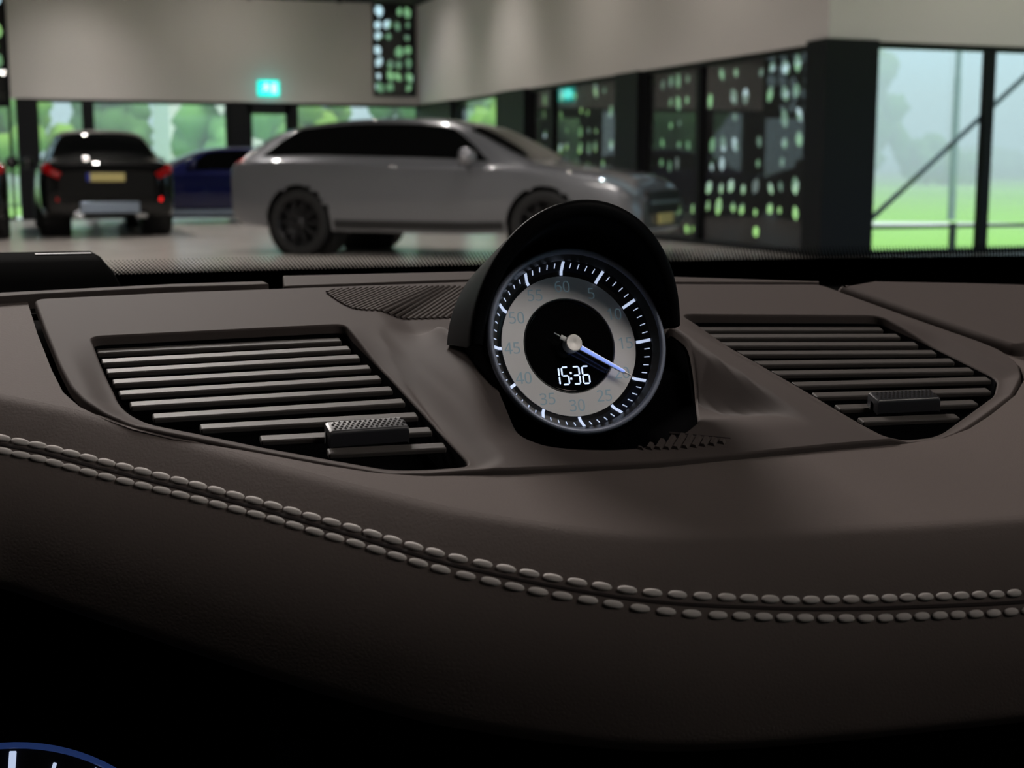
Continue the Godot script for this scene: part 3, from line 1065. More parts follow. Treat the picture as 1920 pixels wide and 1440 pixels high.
func leaf_screen(w: float, h: float, cols: int, rws: int, sd: int, big: float, gaps: float) -> MB:
	var rg := RandomNumberGenerator.new()
	rg.seed = sd
	var m := MB.new()
	var cw := w / cols
	var ch := h / rws
	var th := 0.006
	for r in rws:
		for c in cols:
			var x0 := c * cw
			var y0 := r * ch
			var lw := cw * rg.randf_range(0.13, 0.27) * big
			var lh := minf(lw * rg.randf_range(1.0, 1.7), ch * 0.55 * big)
			var ctr := Vector2(x0 + cw * (0.5 + rg.randf_range(-0.16, 0.16)), y0 + ch * (0.5 + rg.randf_range(-0.12, 0.12)))
			var turn := rg.randf_range(-0.7, 0.7)
			var skip := rg.randf() < gaps
			var lp := []
			var bp := []
			var n := 16
			for k in n:
				var a := TAU * (k + 0.5) / n
				var d := Vector2(cos(a), sin(a))
				var q := Vector2(d.x * lw * (1.0 - 0.45 * d.y * d.y), d.y * lh).rotated(turn)
				# ray to the cell's border at the same angle
				var dd := q.normalized()
				var tx := 1e9 if absf(dd.x) < 1e-6 else ((x0 + cw if dd.x > 0 else x0) - ctr.x) / dd.x
				var ty := 1e9 if absf(dd.y) < 1e-6 else ((y0 + ch if dd.y > 0 else y0) - ctr.y) / dd.y
				var reach := minf(tx, ty)
				lp.append(ctr + dd * (0.002 if skip else minf(q.length(), reach * 0.95)))
				bp.append(ctr + dd * reach)
			for zz in [0.0, -th]:
				for k in n:
					var k1 := (k + 1) % n
					var a: Vector2 = bp[k]
					var b: Vector2 = bp[k1]
					m.flat(v3(lp[k], zz), v3(a, zz), v3(b, zz), v3(lp[k1], zz))
					var onx := absf(a.x - x0) < 1e-5 or absf(a.x - x0 - cw) < 1e-5
					var onx1 := absf(b.x - x0) < 1e-5 or absf(b.x - x0 - cw) < 1e-5
					if onx != onx1:
						var corner := Vector2(x0 if (a.x if onx else b.x) < ctr.x else x0 + cw, y0 if (b.y if onx else a.y) < ctr.y else y0 + ch)
						m.flat(v3(a, zz), v3(corner, zz), v3(b, zz), v3(a, zz))
			for k in n:
				var k1 := (k + 1) % n
				m.flat(v3(lp[k], 0), v3(lp[k1], 0), v3(lp[k1], -th), v3(lp[k], -th))
	return m

func v3(p: Vector2, z: float) -> Vector3:
	return Vector3(p.x, p.y, z)

var win_n := 0
# a glazed opening in a wall: t puts its lower left corner, x along the wall, z into the room
func window(t: Transform3D, w: float, h: float, label: String, screen := [], frame := 0.06) -> void:
	win_n += 1
	var o := Node3D.new()
	o.name = "window_%d" % win_n
	add_child(o)
	o.transform = t
	tag(o, label, "window", "", "structure")
	var m := MB.new()
	m.box(at(w / 2, h - frame / 2, 0), Vector3(w, frame, 0.10), 0.005)
	m.box(at(w / 2, frame / 2, 0), Vector3(w, frame, 0.10), 0.005)
	m.box(at(frame / 2, h / 2, 0), Vector3(frame, h - frame * 2, 0.10), 0.005)
	m.box(at(w - frame / 2, h / 2, 0), Vector3(frame, h - frame * 2, 0.10), 0.005)
	put(m, "window_frame", M.frame, o)
	m = MB.new()
	m.flat(Vector3(frame, frame, 0), Vector3(frame, h - frame, 0), Vector3(w - frame, h - frame, 0), Vector3(w - frame, frame, 0))
	put(m, "pane", M.pane, o)
	if screen:
		var s := put(leaf_screen(w - frame * 2, h - frame * 2, screen[0], screen[1], screen[2], screen[3], screen[4]), "leaf_screen", M.screen, o)
		s.position = Vector3(frame, frame, -0.03)
		tag(s, "dark screen pierced with leaf-shaped openings")

func wall_t(z: float, y: float) -> Transform3D:        # on the right wall: x runs towards the camera, z into the room
	return Transform3D(Basis(Vector3(0, 0, 1), Vector3.UP, Vector3(-1, 0, 0)), Vector3(XW + 0.08, y, z))

func column(x0: float, x1: float, z0: float, z1: float, top: float, label: String) -> void:
	struct(block(x0, x1, 0, top, z0, z1, 0.01), "trim_%d" % trim_no(), M.frame, label, "column")

var trims := 0
func trim_no() -> int:
	trims += 1
	return trims

func build_showroom() -> void:
	for f in [["floor", -0.3, 0.0, M.floor, "polished pale showroom floor"], ["ceiling", TOP, TOP + 0.3, M.ceiling, "dark showroom ceiling"]]:
		var slab := block(-13, 8.5, f[1], f[2], -28.4, 9.3)
		slab.box(at(13.4, (f[1] + f[2]) / 2, -1.9), Vector3(9.8, f[2] - f[1], 22.4))
		struct(slab, f[0], f[3], f[4], f[0])
	# back wall: white bulkhead above the glazing, with an opening for the tall leaf window
	var m := MB.new()
	for b in [[0.28, 7.24, BULK, TOP], [7.24, XW, BULK, 2.42], [8.14, XW, 2.42, TOP]]:
		m.box(at((b[0] + b[1]) / 2, (b[2] + b[3]) / 2, ZB - 0.15), Vector3(b[1] - b[0], b[3] - b[2], 0.3))
	struct(m, "wall_back", M.wall, "white upper wall at the back of the showroom", "wall")
	m = MB.new()
	m.box(at(XW + 0.15, (BULK + TOP) / 2, (ZB + ZF - 0.3) / 2), Vector3(0.3, TOP - BULK, ZF - ZB - 0.3))
	struct(m, "wall_right", M.wall, "white upper wall along the leaf-patterned glazing", "wall")
	struct(block(XW, 18, BULK + 0.02, TOP, ZF - 0.3, ZF), "wall_front", M.wall, "white upper wall over the large clear windows", "wall")
	struct(block(-13.3, -13, 0, TOP, -28.4, 9), "wall_left", M.wall, "white wall on the far left of the showroom", "wall")
	m = MB.new()
	m.box(at(18.15, 0.2, -2), Vector3(0.3, 0.4, 22))
	m.box(at(18.15, 3.85, -2), Vector3(0.3, 0.8, 22))
	struct(m, "wall_east", M.wall, "white wall with a band of glass to the right of the showroom", "wall")
	m = MB.new()
	m.box(at(12.65, 0.2, 9.15), Vector3(10.7, 0.4, 0.3))
	m.box(at(12.65, 3.85, 9.15), Vector3(10.7, 0.8, 0.3))
	m.box(at(-2.85, TOP / 2, 9.15), Vector3(20.3, TOP, 0.3))
	struct(m, "wall_rear", M.wall, "white wall with a band of glass behind the car", "wall")
	for k in 2: window(Transform3D(Basis(Vector3.UP, PI), Vector3(17.9 - k * 5.25, 0.4, 9.12)), 5.25, 3.05, "large window behind the car, %s from the right" % ["first", "second"][k])
	for k in 4: window(Transform3D(Basis(Vector3.UP, -PI / 2), Vector3(18.12, 0.4, -12.9 + k * 5.4)), 5.4, 3.05, "large window on the far right of the showroom, %s from the corner" % ["first", "second", "third", "fourth"][k])
	struct(block(-13, -6.0, 0, TOP, -28.3, ZB), "wall_far", M.wall, "white wall beside the tall left glazing", "wall")
	# columns and mullions
	column(0.36, 0.70, ZB - 0.2, ZB + 0.12, BULK, "dark column left of the black saloon")
	column(1.60, 1.70, ZB - 0.1, ZB + 0.04, BULK, "thin dark mullion behind the black saloon")
	column(4.30, 4.66, ZB - 0.2, ZB + 0.12, BULK, "dark column left of the glazed door")
	column(5.53, 5.62, ZB - 0.1, ZB + 0.04, BULK, "thin dark mullion right of the glazed door")
	column(XW - 0.05, XW + 0.3, -23.1, -21.7, BULK, "wide dark column behind the estate car's roof")
	column(XW - 0.05, XW + 0.3, -18.1, -17.35, BULK, "dark column between the leaf-patterned windows")
	column(XW - 0.05, XW + 0.3, -28.0, -25.7, BULK, "dark wall panel in the far corner")
	column(XW - 0.06, 8.80, ZF - 0.34, ZF + 0.05, BULK + 0.03, "broad dark corner column beside the large clear window")
	# glazing
	var zb := Basis()
	window(Transform3D(zb, Vector3(0.70, 0, ZB)), 0.90, BULK, "clear window behind the black saloon's left half")
	window(Transform3D(zb, Vector3(1.70, 0, ZB)), 2.60, BULK, "wide clear window behind the blue car")
	window(Transform3D(zb, Vector3(5.62, 0, ZB)), 2.58, BULK, "clear window behind the estate car's roof")
	window(Transform3D(zb, Vector3(7.24, 2.42, ZB)), 0.90, TOP - 2.42, "tall narrow window with a leaf screen high on the back wall", [4, 7, 21, 1.6, 0.15], 0.03)
	window(Transform3D(zb, Vector3(-2.6, 2.15, ZB)), 2.88, TOP - 2.15, "upper leaf-screened window at the picture's left edge", [9, 7, 5, 1.6, 0.2])
	window(Transform3D(zb, Vector3(-2.6, 0, ZB)), 2.88, 2.15, "lower clear window at the picture's left edge")
	window(Transform3D(zb, Vector3(-6.0, 0, ZB)), 3.4, TOP, "tall clear window far left of the black saloon")
	window(wall_t(-25.7, 0), 2.6, BULK, "clear window in the far part of the right wall")
	window(wall_t(-21.7, 0), 1.0, BULK, "narrow leaf-screened window behind the estate car's windscreen", [3, 8, 33, 1.0, 0.38])
	window(wall_t(-20.7, 0), 2.6, BULK, "leaf-screened window with the exit sign's reflection", [9, 8, 34, 1.0, 0.42])
	window(wall_t(-17.35, 0), 1.6, BULK, "leaf-screened window right of the dark column", [6, 8, 35, 1.0, 0.42])
	window(wall_t(-15.75, 0), 2.7, BULK, "large leaf-screened window left of the corner column", [9, 8, 36, 1.0, 0.40])
	window(Transform3D(zb, Vector3(8.80, 0, ZF - 0.1)), 1.53, BULK + 0.02, "large clear window beside the corner column")
	window(Transform3D(zb, Vector3(10.33, 0, ZF - 0.1)), 1.53, BULK + 0.02, "large clear window at the picture's right edge")
	for k in 5:
		window(Transform3D(zb, Vector3(11.86 + k * 1.53, 0, ZF - 0.1)), 1.53, BULK + 0.02, "large clear window number %s to the right, outside the picture" % ["one", "two", "three", "four", "five"][k])
	m = MB.new()
	m.tube(Vector3(8.80, 0.27, ZF - 0.22), Vector3(12.0, 2.83, ZF - 0.22), 0.030, 10)
	struct(m, "trim_%d" % trim_no(), M.steel_post, "slanting steel brace across the large clear windows", "brace")
	# door between the columns
	var d := Node3D.new()
	d.name = "door_1"
	add_child(d)
	d.position = Vector3(4.66, 0, ZB)
	tag(d, "dark-framed glazed door in the back wall", "door", "", "structure")
	m = MB.new()
	for b in [[0.43, 2.14, 0.87, 0.22], [0.43, 0.12, 0.87, 0.24], [0.05, 1.12, 0.10, 2.24], [0.82, 1.12, 0.10, 2.24], [0.43, 1.02, 0.70, 0.08]]:
		m.box(at(b[0], b[1], 0), Vector3(b[2], b[3], 0.09), 0.005)
	put(m, "door_frame", M.frame, d)
	m = MB.new()
	m.flat(Vector3(0.1, 0.2, 0), Vector3(0.1, 2.05, 0), Vector3(0.78, 2.05, 0), Vector3(0.78, 0.2, 0))
	put(m, "pane", M.pane, d)
	m = MB.new()
	m.tube(Vector3(0.72, 0.95, 0.07), Vector3(0.72, 1.25, 0.07), 0.012, 8)
	put(m, "door_handle", M.chrome, d)
	# exit sign
	var s := thing("exit_sign", "small glowing turquoise exit sign on the back wall", "sign", Vector3(5.10, 2.37, ZB + 0.03))
	m = MB.new()
	m.box(at(0, 0.16, 0), Vector3(0.44, 0.31, 0.06), 0.015)
	put(m, "sign_casing", M.sign, s)
	m = MB.new()
	m.tube(Vector3(-0.04, 0.245, 0.034), Vector3(-0.04, 0.245, 0.037), 0.022, 12)
	for b in [[-0.05, 0.19, 0.05, 0.09, 0.25], [-0.09, 0.20, 0.09, 0.022, 0.5], [0.00, 0.20, 0.08, 0.022, -0.4], [-0.09, 0.12, 0.10, 0.026, 0.6], [-0.01, 0.12, 0.026, 0.09, 0.35], [0.11, 0.16, 0.09, 0.20, 0.0]]:
		m.box(Transform3D(Basis(Vector3.BACK, b[4]), Vector3(b[0], b[1], 0.033)), Vector3(b[2], b[3], 0.004))
	put(m, "sign_figure", M.sign_white, s)
	var l := OmniLight3D.new()
	l.light_color = Color(0.35, 0.95, 0.9)
	l.light_energy = 0.05
	l.light_size = 0.12
	l.shadow_enabled = true
	l.omni_range = 40.0
	l.position = Vector3(0, 0.16, 0.12)
	s.add_child(l)

# ceiling spotlights: [x, z, target x, y, z, energy, cone]
func ceiling_lamp(p: Array, label: String) -> void:
	var pos := Vector3(p[0], TOP - 0.22, p[1])
	var aim := Vector3(p[2], p[3], p[4])
	var o := thing("ceiling_spotlight", label, "lamp", Vector3(p[0], TOP, p[1]), "ceiling spotlights")
	var d := (aim - pos).normalized()
	var up := Vector3.UP if absf(d.y) < 0.99 else Vector3.FORWARD
	var x := d.cross(up).normalized()
	var b := Basis(x, d.cross(x), d)
	var m := MB.new()
	m.tube(Vector3(0, 0, 0), Vector3(0, -0.14, 0), 0.012, 8)
	m.lathe(Transform3D(Basis(Vector3.RIGHT, PI / 2), Vector3.ZERO), [[0.0, 0.0], [0.06, 0.0], [0.06, 0.03], [0.0, 0.03]], 16)
	put(m, "stem", M.lamp_body, o)
	m = MB.new()
	m.lathe(Transform3D(b, pos - Vector3(p[0], TOP, p[1])), [[0.0, -0.14], [0.05, -0.14], [0.062, -0.10], [0.066, 0.03], [0.060, 0.03], [0.056, 0.0]], 20)
	put(m, "lamp_housing", M.lamp_body, o)
	m = MB.new()
	m.lathe(Transform3D(b, pos - Vector3(p[0], TOP, p[1])), [[0.058, 0.008], [0.0, 0.012]], 20)
	put(m, "lamp_glass", M.lamp, o)
	var l := SpotLight3D.new()
	l.light_color = Color(1.0, 0.972, 0.948)
	l.light_energy = p[5]
	l.spot_angle = p[6]
	l.spot_angle_attenuation = 1.0
	l.spot_range = 60.0
	l.light_size = 0.07
	l.shadow_enabled = true
	o.add_child(l)
	l.global_transform = Transform3D(Basis(x, -d.cross(x), -d).orthonormalized(), pos + d * 0.05)

func added_light_panel(p: Vector3, energy: float, label: String, side := 1.8) -> void:  # unseen ceiling panel, added to light the dashboard and clock softly
	var o := thing("added_ceiling_panel", label, "lamp", p, "added ceiling light panels")
	var m := MB.new()
	m.box(at(0, -0.03, 0), Vector3(side + 0.1, 0.06, side + 0.1), 0.01)
	put(m, "panel_frame", M.lamp_body, o)
	m = MB.new()
	m.box(at(0, -0.062, 0), Vector3(side, 0.006, side))
	put(m, "lamp_diffuser", M.panel_glow, o)
	var l := AreaLight3D.new()
	l.area_size = Vector2(side, side)
	l.light_color = Color(1.0, 0.972, 0.948)
	l.light_energy = energy
	l.area_range = 60.0
	l.shadow_enabled = true
	l.rotation = Vector3(-PI / 2, 0, 0)
	l.position = Vector3(0, -0.075, 0)
	o.add_child(l)

# ---------------------------------------------------------------- cars
# station: x, underside, belt height, half width, roof height, half roof width
func make_car(called: String, label: String, body: Material, st: Array, cfg: Dictionary, where: Vector3, heading: float) -> Node3D:
	var o := thing(called, label, "car", where)
	o.rotation.y = heading
	var S := func(x: float, v: float) -> Vector3:
		var a := station(st, x)
		var yb: float = a[1]
		var bt: float = a[2]
		var wb: float = a[3]
		var rf: float = a[4]
		var wr: float = a[5]
		var pts := [Vector2(0, yb), Vector2(0.80 * wb, yb), Vector2(0.965 * wb, yb + 0.06), Vector2(wb, (yb + bt) * 0.5), Vector2(wb * 0.985, bt - 0.05), Vector2(wb * 0.93, bt + 0.01), Vector2(lerpf(wb * 0.93, wr, 0.6), lerpf(bt, rf, 0.55)), Vector2(wr, rf - 0.30 * minf(rf - bt, 0.2)), Vector2(wr * 0.6, rf - 0.008), Vector2(0, rf)]
		var k := clampi(int(v), 0, 8)
		var f := v - k
		var q := Vector2.ZERO
		q = (pts[k] as Vector2).cubic_interpolate(pts[k + 1], pts[maxi(k - 1, 0)] if k > 0 else Vector2(-pts[1].x, pts[1].y), pts[k + 2] if k < 8 else Vector2(-pts[8].x, pts[8].y), f)
		return Vector3(x, q.y, q.x)
	var x0: float = st[0][0]
	var x1: float = st[-1][0]
	var nu := 150
	var nv := 46
	var wr: float = cfg.wheel_r + 0.05
	var mb := MB.new()
	for side in [-1, 1]:
		var rows := []
		for u in nu + 1:
			var f := float(u) / nu
			f = f + 0.06 * sin(f * TAU) * -1.0
			var row := []
			for w in nv + 1:
				var p: Vector3 = S.call(lerpf(x0, x1, f), 9.0 * w / nv)
				row.append(Vector3(p.x, p.y, p.z * side))
			rows.append(row)
		var part := MB.new()
		part.grid(rows, false, side < 0)
		# leave the wheel arches open, with their rims drawn onto a circle
		for t in part.v.size():
			for wx in cfg.wheels:
				var d := Vector2(part.v[t].x - wx, part.v[t].y - cfg.wheel_r)
				if absf(part.v[t].z) > 0.5 and d.length() > wr - 0.022 and d.length() < wr + 0.022:
					d = d.normalized() * wr
					part.v[t] = Vector3(wx + d.x, cfg.wheel_r + d.y, part.v[t].z)
		var keep := PackedInt32Array()
		for t in range(0, part.i.size(), 3):
			var c := (part.v[part.i[t]] + part.v[part.i[t + 1]] + part.v[part.i[t + 2]]) / 3.0
			var cut := false
			for wx in cfg.wheels:
				if Vector2(c.x - wx, c.y - cfg.wheel_r).length() < wr - 0.004 and absf(c.z) > 0.5: cut = true
			if not cut: keep.append_array([part.i[t], part.i[t + 1], part.i[t + 2]])
		var b := mb.v.size()
		mb.v.append_array(part.v)
		mb.n.append_array(part.n)
		for t in keep: mb.i.append(t + b)
	for e in [x0, x1]:
		var cap := []
		var ctr := []
		for w in 2 * nv + 1:
			var vv := 9.0 * (w if w <= nv else 2 * nv - w) / nv
			var p: Vector3 = S.call(e, vv)
			if w > nv: p.z = -p.z
			cap.append(p)
			ctr.append(Vector3(e, (S.call(e, 0.0).y + S.call(e, 9.0).y) * 0.5, 0))
		mb.grid([cap, ctr], false, e > 0)
	put(mb, "body", body, o)
	var patch := func(called2: String, m2: Material, a: float, b2: float, v0: float, v1: float, slant0: float, slant1: float, off: float) -> void:
		for side in [-1, 1]:
			var rows := []
			for u in 25:
				var row := []
				for w in 13:
					var fv := float(w) / 12
					var xa := a + slant0 * fv
					var xb := b2 + slant1 * fv
					var x := lerpf(xa, xb, u / 24.0)
					var v := lerpf(v0, v1, fv)
					var p: Vector3 = S.call(x, v)
					var nn: Vector3 = (S.call(x, minf(v + 0.05, 9.0)) - S.call(x, v - 0.05)).cross(S.call(x + 0.01, v) - S.call(x - 0.01, v)).normalized()
					if nn.z < 0 and v < 7.5: nn = -nn
					if nn.y < 0 and v >= 7.5: nn = -nn
					p += nn * off
					row.append(Vector3(p.x, p.y, maxf(p.z, 0.0) * side))
				rows.append(row)
			var g := MB.new()
			g.grid(rows, false, side < 0)
			put(g, called2, m2, o)
	for p in cfg.patches: patch.call(p[0], M[p[1]], p[2], p[3], p[4], p[5], p[6], p[7], 0.006)
	# wheels
	for wx in cfg.wheels:
		for side in [-1, 1]:
			var wh := Node3D.new()
			wh.name = "wheel"
			o.add_child(wh, true)
			var half: float = cfg.half
			wh.position = Vector3(wx, cfg.wheel_r, side * (half - 0.13))
			wh.basis = Basis(Vector3.UP, PI if side < 0 else 0.0)
			var R: float = cfg.wheel_r
			var ty := MB.new()
			ty.lathe(Transform3D(), [[R * 0.70, 0.10], [R * 0.74, 0.115], [R * 0.92, 0.12], [R * 0.985, 0.10], [R, 0.07], [R, -0.09], [R * 0.95, -0.12], [R * 0.7, -0.12]], 40)
			put(ty, "tyre", M.tyre, wh)
			var rm := MB.new()
			rm.lathe(Transform3D(), [[R * 0.73, 0.112], [R * 0.70, 0.112], [R * 0.66, 0.08], [R * 0.62, -0.05], [0.0, -0.05]], 40)
			for k in 10:
				var a := TAU * k / 10
				var d := Vector3(cos(a), sin(a), 0)
				rm.box(Transform3D(Basis(d, Vector3(-sin(a), cos(a), 0), Vector3.BACK), d * R * 0.38 + Vector3(0, 0, 0.085)), Vector3(R * 0.66, 0.028, 0.03), 0.006)
			rm.lathe(Transform3D(), [[0.055, 0.07], [0.055, 0.105], [0.0, 0.11]], 16)
			put(rm, "rim", M.rim_dark, wh)
			var li := MB.new()
			li.lathe(Transform3D(), [[wr + 0.012, 0.06], [wr + 0.012, -0.30], [0.0, -0.30]], 30)
			put(li, "arch_liner", M.plastic, wh)
	# door mirrors
	for side in [-1, 1]:
		var mi := MB.new()
		mi.lathe(Transform3D(Basis(Vector3(0, 0, side), Vector3.UP, Vector3(1, 0, 0)), Vector3(cfg.mirror[0], cfg.mirror[1], side * (cfg.half + 0.07))), [[0.0, -0.06], [0.085, -0.06], [0.095, -0.03], [0.09, 0.03], [0.05, 0.09], [0.0, 0.11]], 20)
		put(mi, "door_mirror", body, o)
	for p in cfg.boxes:
		var bm := MB.new()
		var t := Transform3D(Basis(Vector3.UP, p[8]), Vector3(p[2], p[3], p[4]))
		bm.box(t, Vector3(p[5], p[6], p[7]), minf(p[5], minf(p[6], p[7])) * 0.3)
		put(bm, p[0], M[p[1]], o)
	return o

func station(st: Array, x: float) -> Array:
	var k := 0
	while k < st.size() - 2 and x > st[k + 1][0]: k += 1
	var a: Array = st[k]
	var b: Array = st[k + 1]
	var p: Array = st[maxi(k - 1, 0)]
	var q: Array = st[mini(k + 2, st.size() - 1)]
	var h: float = b[0] - a[0]
	var f := clampf((x - a[0]) / h, 0, 1)
	var out := [x]
	for c in range(1, 6):
		var ma: float = (b[c] - p[c]) / (b[0] - p[0]) * h
		var mq: float = (q[c] - a[c]) / (q[0] - a[0]) * h
		if (b[c] - a[c]) * (a[c] - p[c]) <= 0: ma = 0.0
		if (q[c] - b[c]) * (b[c] - a[c]) <= 0: mq = 0.0
		ma = clampf(ma, -3 * absf(b[c] - a[c]), 3 * absf(b[c] - a[c]))
		mq = clampf(mq, -3 * absf(b[c] - a[c]), 3 * absf(b[c] - a[c]))
		var f2 := f * f
		var f3 := f2 * f
		out.append((2 * f3 - 3 * f2 + 1) * a[c] + (f3 - 2 * f2 + f) * ma + (-2 * f3 + 3 * f2) * b[c] + (f3 - f2) * mq)
	return out

func build_cars() -> void:
	var estate := [[-2.42, 0.52, 0.86, 0.66, 0.92, 0.56], [-2.38, 0.40, 0.93, 0.80, 1.00, 0.62], [-2.28, 0.34, 0.99, 0.87, 1.10, 0.64], [-2.10, 0.31, 1.02, 0.90, 1.24, 0.64], [-1.80, 0.29, 1.03, 0.92, 1.38, 0.64], [-1.40, 0.27, 1.03, 0.93, 1.45, 0.64], [-0.70, 0.26, 1.01, 0.93, 1.49, 0.63], [0.0, 0.26, 0.99, 0.93, 1.47, 0.62], [0.45, 0.26, 0.98, 0.93, 1.39, 0.60], [0.85, 0.27, 0.97, 0.92, 1.22, 0.62], [1.20, 0.28, 0.96, 0.91, 1.05, 0.66], [1.35, 0.28, 0.94, 0.91, 1.01, 0.68], [1.85, 0.28, 0.87, 0.89, 0.95, 0.67], [2.18, 0.26, 0.80, 0.85, 0.88, 0.63], [2.34, 0.28, 0.70, 0.79, 0.79, 0.58], [2.42, 0.34, 0.60, 0.72, 0.66, 0.52]]
	var h := deg_to_rad(-43.0)
	var fwd := Vector3(cos(h), 0, -sin(h))
	var right := Vector3(sin(h), 0, cos(h))
	# the near rear wheel stands where the photograph shows it
	var at_grey := Vector3(3.12, 0, -15.2) + fwd * 1.45 - right * 0.80
	make_car("estate_car", "matt grey estate car with dark windows standing at an angle", M.grey_paint, estate, {
		"wheels": [-1.45, 1.42], "wheel_r": 0.36, "half": 0.93, "mirror": [0.62, 1.06],
		"patches": [["side_window", "car_glass", -1.95, 0.80, 5.25, 6.85, 0.42, -0.48], ["windscreen", "car_glass", 0.48, 1.20, 7.15, 9.0, -0.02, 0.0], ["rear_window", "car_glass", -2.26, -1.86, 7.2, 9.0, 0.0, 0.0], ["tail_lamp", "red_lens", -2.415, -2.18, 4.55, 5.6, 0.0, 0.0], ["head_lamp", "head_lens", 2.02, 2.36, 4.2, 5.4, 0.0, 0.0], ["sill_trim", "plastic", -1.0, 0.98, 1.9, 2.3, 0.0, 0.0]],
		"boxes": [["grille", "plastic", 2.40, 0.60, 0.0, 0.06, 0.24, 1.10, 0.0], ["number_plate", "plate", 2.445, 0.43, 0.0, 0.02, 0.11, 0.52, 0.0], ["grille_bar", "sill_silver", 2.435, 0.60, 0.0, 0.02, 0.03, 0.95, 0.0], ["bumper_intake", "sill_silver", 2.36, 0.36, 0.0, 0.10, 0.10, 1.30, 0.0]],
	}, at_grey, h)
	var saloon := [[-2.30, 0.45, 0.86, 0.66, 0.92, 0.56], [-2.26, 0.34, 0.94, 0.82, 1.00, 0.66], [-2.15, 0.30, 0.99, 0.88, 1.06, 0.68], [-1.85, 0.28, 1.01, 0.91, 1.10, 0.67], [-1.65, 0.28, 1.01, 0.91, 1.17, 0.64], [-1.25, 0.27, 1.00, 0.92, 1.38, 0.60], [-0.85, 0.26, 1.00, 0.92, 1.48, 0.58], [-0.30, 0.26, 0.98, 0.92, 1.52, 0.58], [0.30, 0.26, 0.97, 0.92, 1.46, 0.58], [0.75, 0.27, 0.96, 0.92, 1.27, 0.60], [1.15, 0.28, 0.95, 0.91, 1.06, 0.66], [1.30, 0.28, 0.93, 0.91, 1.00, 0.68], [1.80, 0.28, 0.86, 0.89, 0.93, 0.67], [2.15, 0.27, 0.78, 0.84, 0.85, 0.62], [2.28, 0.32, 0.66, 0.74, 0.72, 0.55]]
	var cfg := {
		"wheels": [-1.36, 1.40], "wheel_r": 0.33, "half": 0.92, "mirror": [0.62, 1.04],
		"patches": [["side_window", "car_glass", -1.30, 0.72, 5.25, 6.85, 0.35, -0.42], ["windscreen", "car_glass", 0.42, 1.12, 7.1, 9.0, 0.0, 0.0], ["rear_window", "car_glass", -1.62, -1.0, 7.05, 9.0, 0.0, 0.0], ["tail_lamp", "red_lens", -2.295, -2.10, 3.9, 5.3, 0.0, 0.0], ["head_lamp", "head_lens", 1.95, 2.22, 4.2, 5.4, 0.0, 0.0]],
		"boxes": [["number_plate", "plate", -2.325, 0.83, -0.02, 0.02, 0.115, 0.46, 0.0], ["plate_band", "plate_blue", -2.325, 0.83, -0.275, 0.02, 0.115, 0.05, 0.0], ["reflector", "red_lit", -2.27, 0.53, 0.58, 0.05, 0.07, 0.26, 0.0], ["reflector", "red_lens", -2.27, 0.53, -0.58, 0.05, 0.07, 0.26, 0.0], ["bumper_reflection", "sill_silver", -2.285, 0.42, 0.0, 0.06, 0.16, 0.80, 0.0], ["exhaust", "chrome", -2.27, 0.31, 0.42, 0.10, 0.08, 0.16, 0.0], ["exhaust", "chrome", -2.27, 0.31, -0.42, 0.10, 0.08, 0.16, 0.0]],  # silver-blue bumper strip stands in for a reflection in the dark paint
	}
	make_car("saloon_car", "glossy black saloon car seen from behind with a yellow number plate", M.black_paint, saloon, cfg, Vector3(1.42, 0, -22.3), deg_to_rad(90))
	make_car("saloon_car", "dark car cut off by the picture's left edge with a red tail lamp", M.dark_paint, saloon, cfg, Vector3(-0.80, 0, -21.6), deg_to_rad(90))
	var coupe := []
	for s in saloon: coupe.append([s[0], s[1] - 0.03, s[2] - 0.09, s[3], s[2] - 0.09 + (s[4] - s[2]) * 0.85, s[5]])
	var cfg2 := cfg.duplicate(true)
	cfg2.boxes = [["sill_strip", "sill_silver", 0.0, 0.20, -0.88, 2.2, 0.10, 0.04, 0.0], ["sill_strip", "sill_silver", 0.0, 0.20, 0.88, 2.2, 0.10, 0.04, 0.0]]
	make_car("coupe_car", "dark blue coupe side-on between the black saloon and the grey estate", M.blue_paint, coupe, cfg2, Vector3(3.75, 0, -25.6), PI)

# ---------------------------------------------------------------- outdoors
func tree(p: Vector3, h: float, w: float, leaf: Material, sd: int, label: String) -> void:
	var o := thing("tree", label, "tree", p, "trees outside the showroom")
	var rg := RandomNumberGenerator.new()
	rg.seed = sd
	var m := MB.new()
	m.tube(Vector3.ZERO, Vector3(0, h * 0.5, 0), w * 0.05, 8, w * 0.03)
	put(m, "trunk", M.bark, o)
	m = MB.new()
	for k in 34:
		var y := rg.randf_range(0.18, 1.0)
		var reach := w * 0.5 * sqrt(maxf(0.05, 1.0 - pow(absf(y - 0.45) / 0.60, 2.0)))
		var a := rg.randf() * TAU
		var rr := reach * sqrt(rg.randf()) * 0.85
		var c := Vector3(cos(a) * rr, y * h * 0.94, sin(a) * rr)
		var s := w * rg.randf_range(0.10, 0.19)
		var rows := []
		for j in 7:
			var row := []
			var la := -PI / 2 + PI * j / 6
			for q in 9:
				var lo := TAU * q / 9
				var d := Vector3(cos(la) * cos(lo), sin(la), cos(la) * sin(lo))
				row.append(c + d * s * (1.0 + 0.22 * sin(d.x * 9 + k) * cos(d.z * 8 + d.y * 7 + k)))
			rows.append(row)
		m.grid(rows, true)
	var cr := put(m, "crown", leaf, o)
	tag(cr, "", "", "", "stuff")

